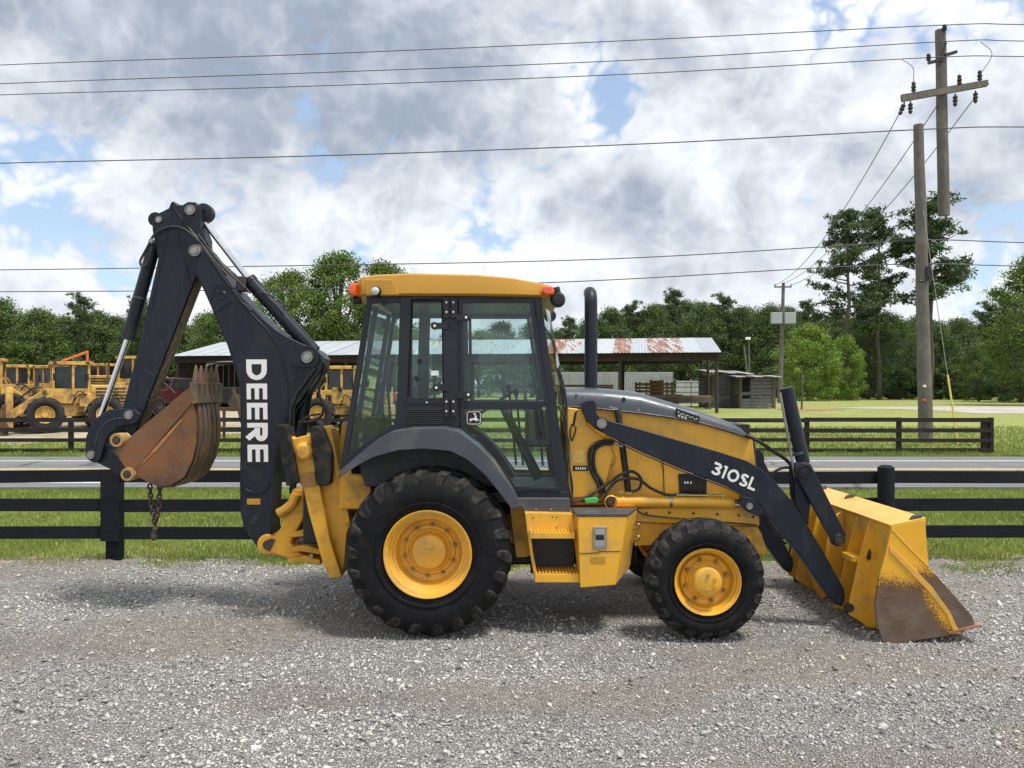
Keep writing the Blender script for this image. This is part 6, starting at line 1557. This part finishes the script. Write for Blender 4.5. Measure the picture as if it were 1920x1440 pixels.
def stones(x, y, size, BV, BF, zoff=.2):
    n = len(x); nv = len(BV); v = BV[None]*(1+.55*(rng.random((n,nv,1))-.5)*2)
    sc = size[:,None]*np.stack([.75+.6*rng.random(n), .65+.5*rng.random(n), .34+.34*rng.random(n)],1)
    v = np.einsum('nij,nvj->nvi', rand_rot(n,.45), v*sc[:,None,:]); v[:,:,0] += x[:,None]; v[:,:,1] += y[:,None]; v[:,:,2] += (gravel_z(x,y)+size*zoff)[:,None]
    f = (BF[None] + (np.arange(n)*nv)[:,None,None]).reshape(-1,3)
    g_ = rng.beta(2.2,2.2,n); dusty = np.clip((.52-gravel_mix(x,y))*5,0,1)*.38
    c = np.stack([.285+.35*g_, .278+.342*g_, .263+.325*g_],1); tan = np.stack([.32+.20*g_, .265+.18*g_, .205+.155*g_],1)
    c = c*(1-dusty[:,None])+tan*dusty[:,None]; w_ = rng.random(n) > .975; c[w_] = c[w_]*1.2; dk = rng.random(n) > .83; c[dk] *= (.28+.35*rng.random((dk.sum(),1))); c *= (.82+.36*vnoise(x*.7+1,y*1.2,22))[:,None]
    return v.reshape(-1,3), f, np.repeat(c, nv, 0)
def spread(n, y0, y1, margin=1.15, p=1.0):
    # even cover of the wedge of lot in front of and under the machine
    Y = y0 + (y1-y0)*rng.random(n*2)**p; X = (rng.random(n*2)*2-1)*8.8; k = np.abs(X) < (Y*.66*margin+.6); return X[k][:n], Y[k][:n]
def patchy(X, Y, lo, mn=.18): k = rng.random(len(X)) < np.clip(lo + (gravel_mix(X, Y)-.47)*3.0, mn, 1); return X[k], Y[k]
X, Y = spread(52000, 3.6, 10.0); X, Y = patchy(X, Y, .42); k = Y < gravel_edge(X)+.12*rng.normal(size=len(X)); X, Y = X[k], Y[k]
S = np.exp(rng.normal(math.log(.0088), .38, len(X))); big = stones(X, Y, np.clip(S,.006,.027), ICO_V, ICO_F, .38)
X, Y = spread(95000, 3.6, 10.0, p=1.15); X, Y = patchy(X, Y, .85, .5); k = Y < gravel_edge(X)+.10*rng.normal(size=len(X)); X, Y = X[k], Y[k]
S = np.exp(rng.normal(math.log(.0068), .30, len(X))); sml = stones(X, Y, np.clip(S,.004,.013), OCT_V, OCT_F, .25)
for nm, (v, f, c) in (('loose_stones', big), ('fine_gravel', sml)):
    tag(np_mesh(nm, v, f, m_stone, c), {'loose_stones':'loose grey crushed stones strewn over the gravel lot','fine_gravel':'fine grey gravel chips covering the lot'}[nm], 'gravel', kind='stuff')

def blades(x, y, z, h, w, cols, lean=.5):
    n = len(x); a = rng.random(n)*6.283; l = lean*h*(rng.random(n)*.9+.1); b = rng.random(n)*6.283
    bx_, by_ = np.cos(a)*w/2, np.sin(a)*w/2; lx, ly = np.cos(b)*l, np.sin(b)*l
    P = np.stack([np.stack([x-bx_,y-by_,z-.005],1), np.stack([x+bx_,y+by_,z-.005],1), np.stack([x+bx_*.7+lx*.35,y+by_*.7+ly*.35,z+h*.6],1), np.stack([x+lx,y+ly,z+h],1), np.stack([x-bx_*.7+lx*.35,y-by_*.7+ly*.35,z+h*.6],1)],1)
    f = (np.array([[0,1,2,4],[4,2,3,3]])[None] + (np.arange(n)*5)[:,None,None])
    tri = np.concatenate([np.stack([f[:,0,0],f[:,0,1],f[:,0,2]],1), np.stack([f[:,0,0],f[:,0,2],f[:,0,3]],1), np.stack([f[:,0,3],f[:,0,2],f[:,1,2]],1)])
    return P.reshape(-1,3), tri, np.repeat(cols,5,0)
def grass_cols(x, y):
    n = len(x); t = rng.random((n,1)); c = np.array([[.165,.225,.045]])*(1-t) + np.array([[.35,.41,.115]])*t
    dry = np.clip((vnoise(x*.45+4,y*.8,41)-.45)*2.4,0,1)[:,None]*.35*(rng.random((n,1))<.6); c = c*(1-dry)+np.array([[.44,.38,.17]])*dry
    dp_ = np.clip((vnoise(x*.9+8,y*1.1,43)-.55)*3,0,1)[:,None]*.4; return c*(1-dp_)+np.array([[.09,.14,.022]])*dp_
n = 200000; Y = 9.15 + 7.6*rng.random(n)**1.25; X = (rng.random(n)*2-1)*(Y*.68+.8)
e = Y - gravel_edge(X); dn_ = vnoise(X*2.2, Y*3.1, 44); k = (e > .02+.25*(dn_-.45)) | ((rng.random(n) < .16) & (e > -.45) & (dn_ > .60))
k &= rng.random(n) < np.clip(.45+.9*(e/.6),.12,1); k &= (rng.random(n) < .25) | ((((X+5.35)/1.05)**2+((Y-9.72)/.2)**2) > 1); X, Y = X[k], Y[k]
H_ = (.030+.050*rng.random(len(X)))*(.75+.7*vnoise(X*.8,Y*.9,45))
tag(np_mesh('verge_grass', *blades(X, Y, np.full(len(X),-.032), H_, np.full(len(X),.009)*(Y/11), np.zeros((1,3)))[:2], m_grassb, np.repeat(grass_cols(X,Y),5,0)), 'short sunlit grass between the gravel lot and the road', 'grass', kind='stuff')
n = 90000; Y = 24.7 + 9.5*rng.random(n)**1.5; X = (rng.random(n)*2-1)*(Y*.66+1)
tuft = (np.abs(Y-25.9) < .35) & (vnoise(X*1.7, Y*0, 46) > .45)
H_ = .05+.06*rng.random(n) + tuft*.10*rng.random(n); gz_ = np.array([ground_z(y) for y in Y]); k = ~((((X+22)/15)**2+((Y-37)/8)**2) < 1); X, Y, H_, gz_ = X[k], Y[k], H_[k], gz_[k]
tag(np_mesh('field_grass', *blades(X, Y, gz_, H_, np.full(len(X),.022), np.zeros((1,3)))[:2], m_grassb, np.repeat(grass_cols(X,Y),5,0)), 'rough grass along the foot of the far fence', 'grass', kind='stuff')
# weed clumps growing through the gravel
wk = [(1835,1068,.10),(1880,1072,.12),(1862,1058,.07),(1812,1062,.06),(330,1058,.09),(455,1052,.08),(300,1055,.06),(520,1055,.07),(95,1052,.10),(1475,1040,.08)]
wv, wf, wc, no = [], [], [], 0
for px, py, r_ in wk:
    Yw = F*CAMZ/(py-HZ); xw = (px-960)/F*Yw; nb = 150; rr = r_*2.6*np.sqrt(rng.random(nb)); aa = rng.random(nb)*6.283
    x_, y_ = xw+rr*np.cos(aa)*1.6, Yw+rr*np.sin(aa); v, f, c = blades(x_, y_, gravel_z(x_,y_), .015+.045*rng.random(nb), np.full(nb,.010), grass_cols(x_,y_), 1.1)
    wv.append(v); wf.append(f+no); wc.append(c); no += len(v)
tag(np_mesh('weeds', np.concatenate(wv), np.concatenate(wf), m_grassb, np.concatenate(wc)), 'low green weeds sprouting through the edge of the gravel', 'weeds', kind='stuff')
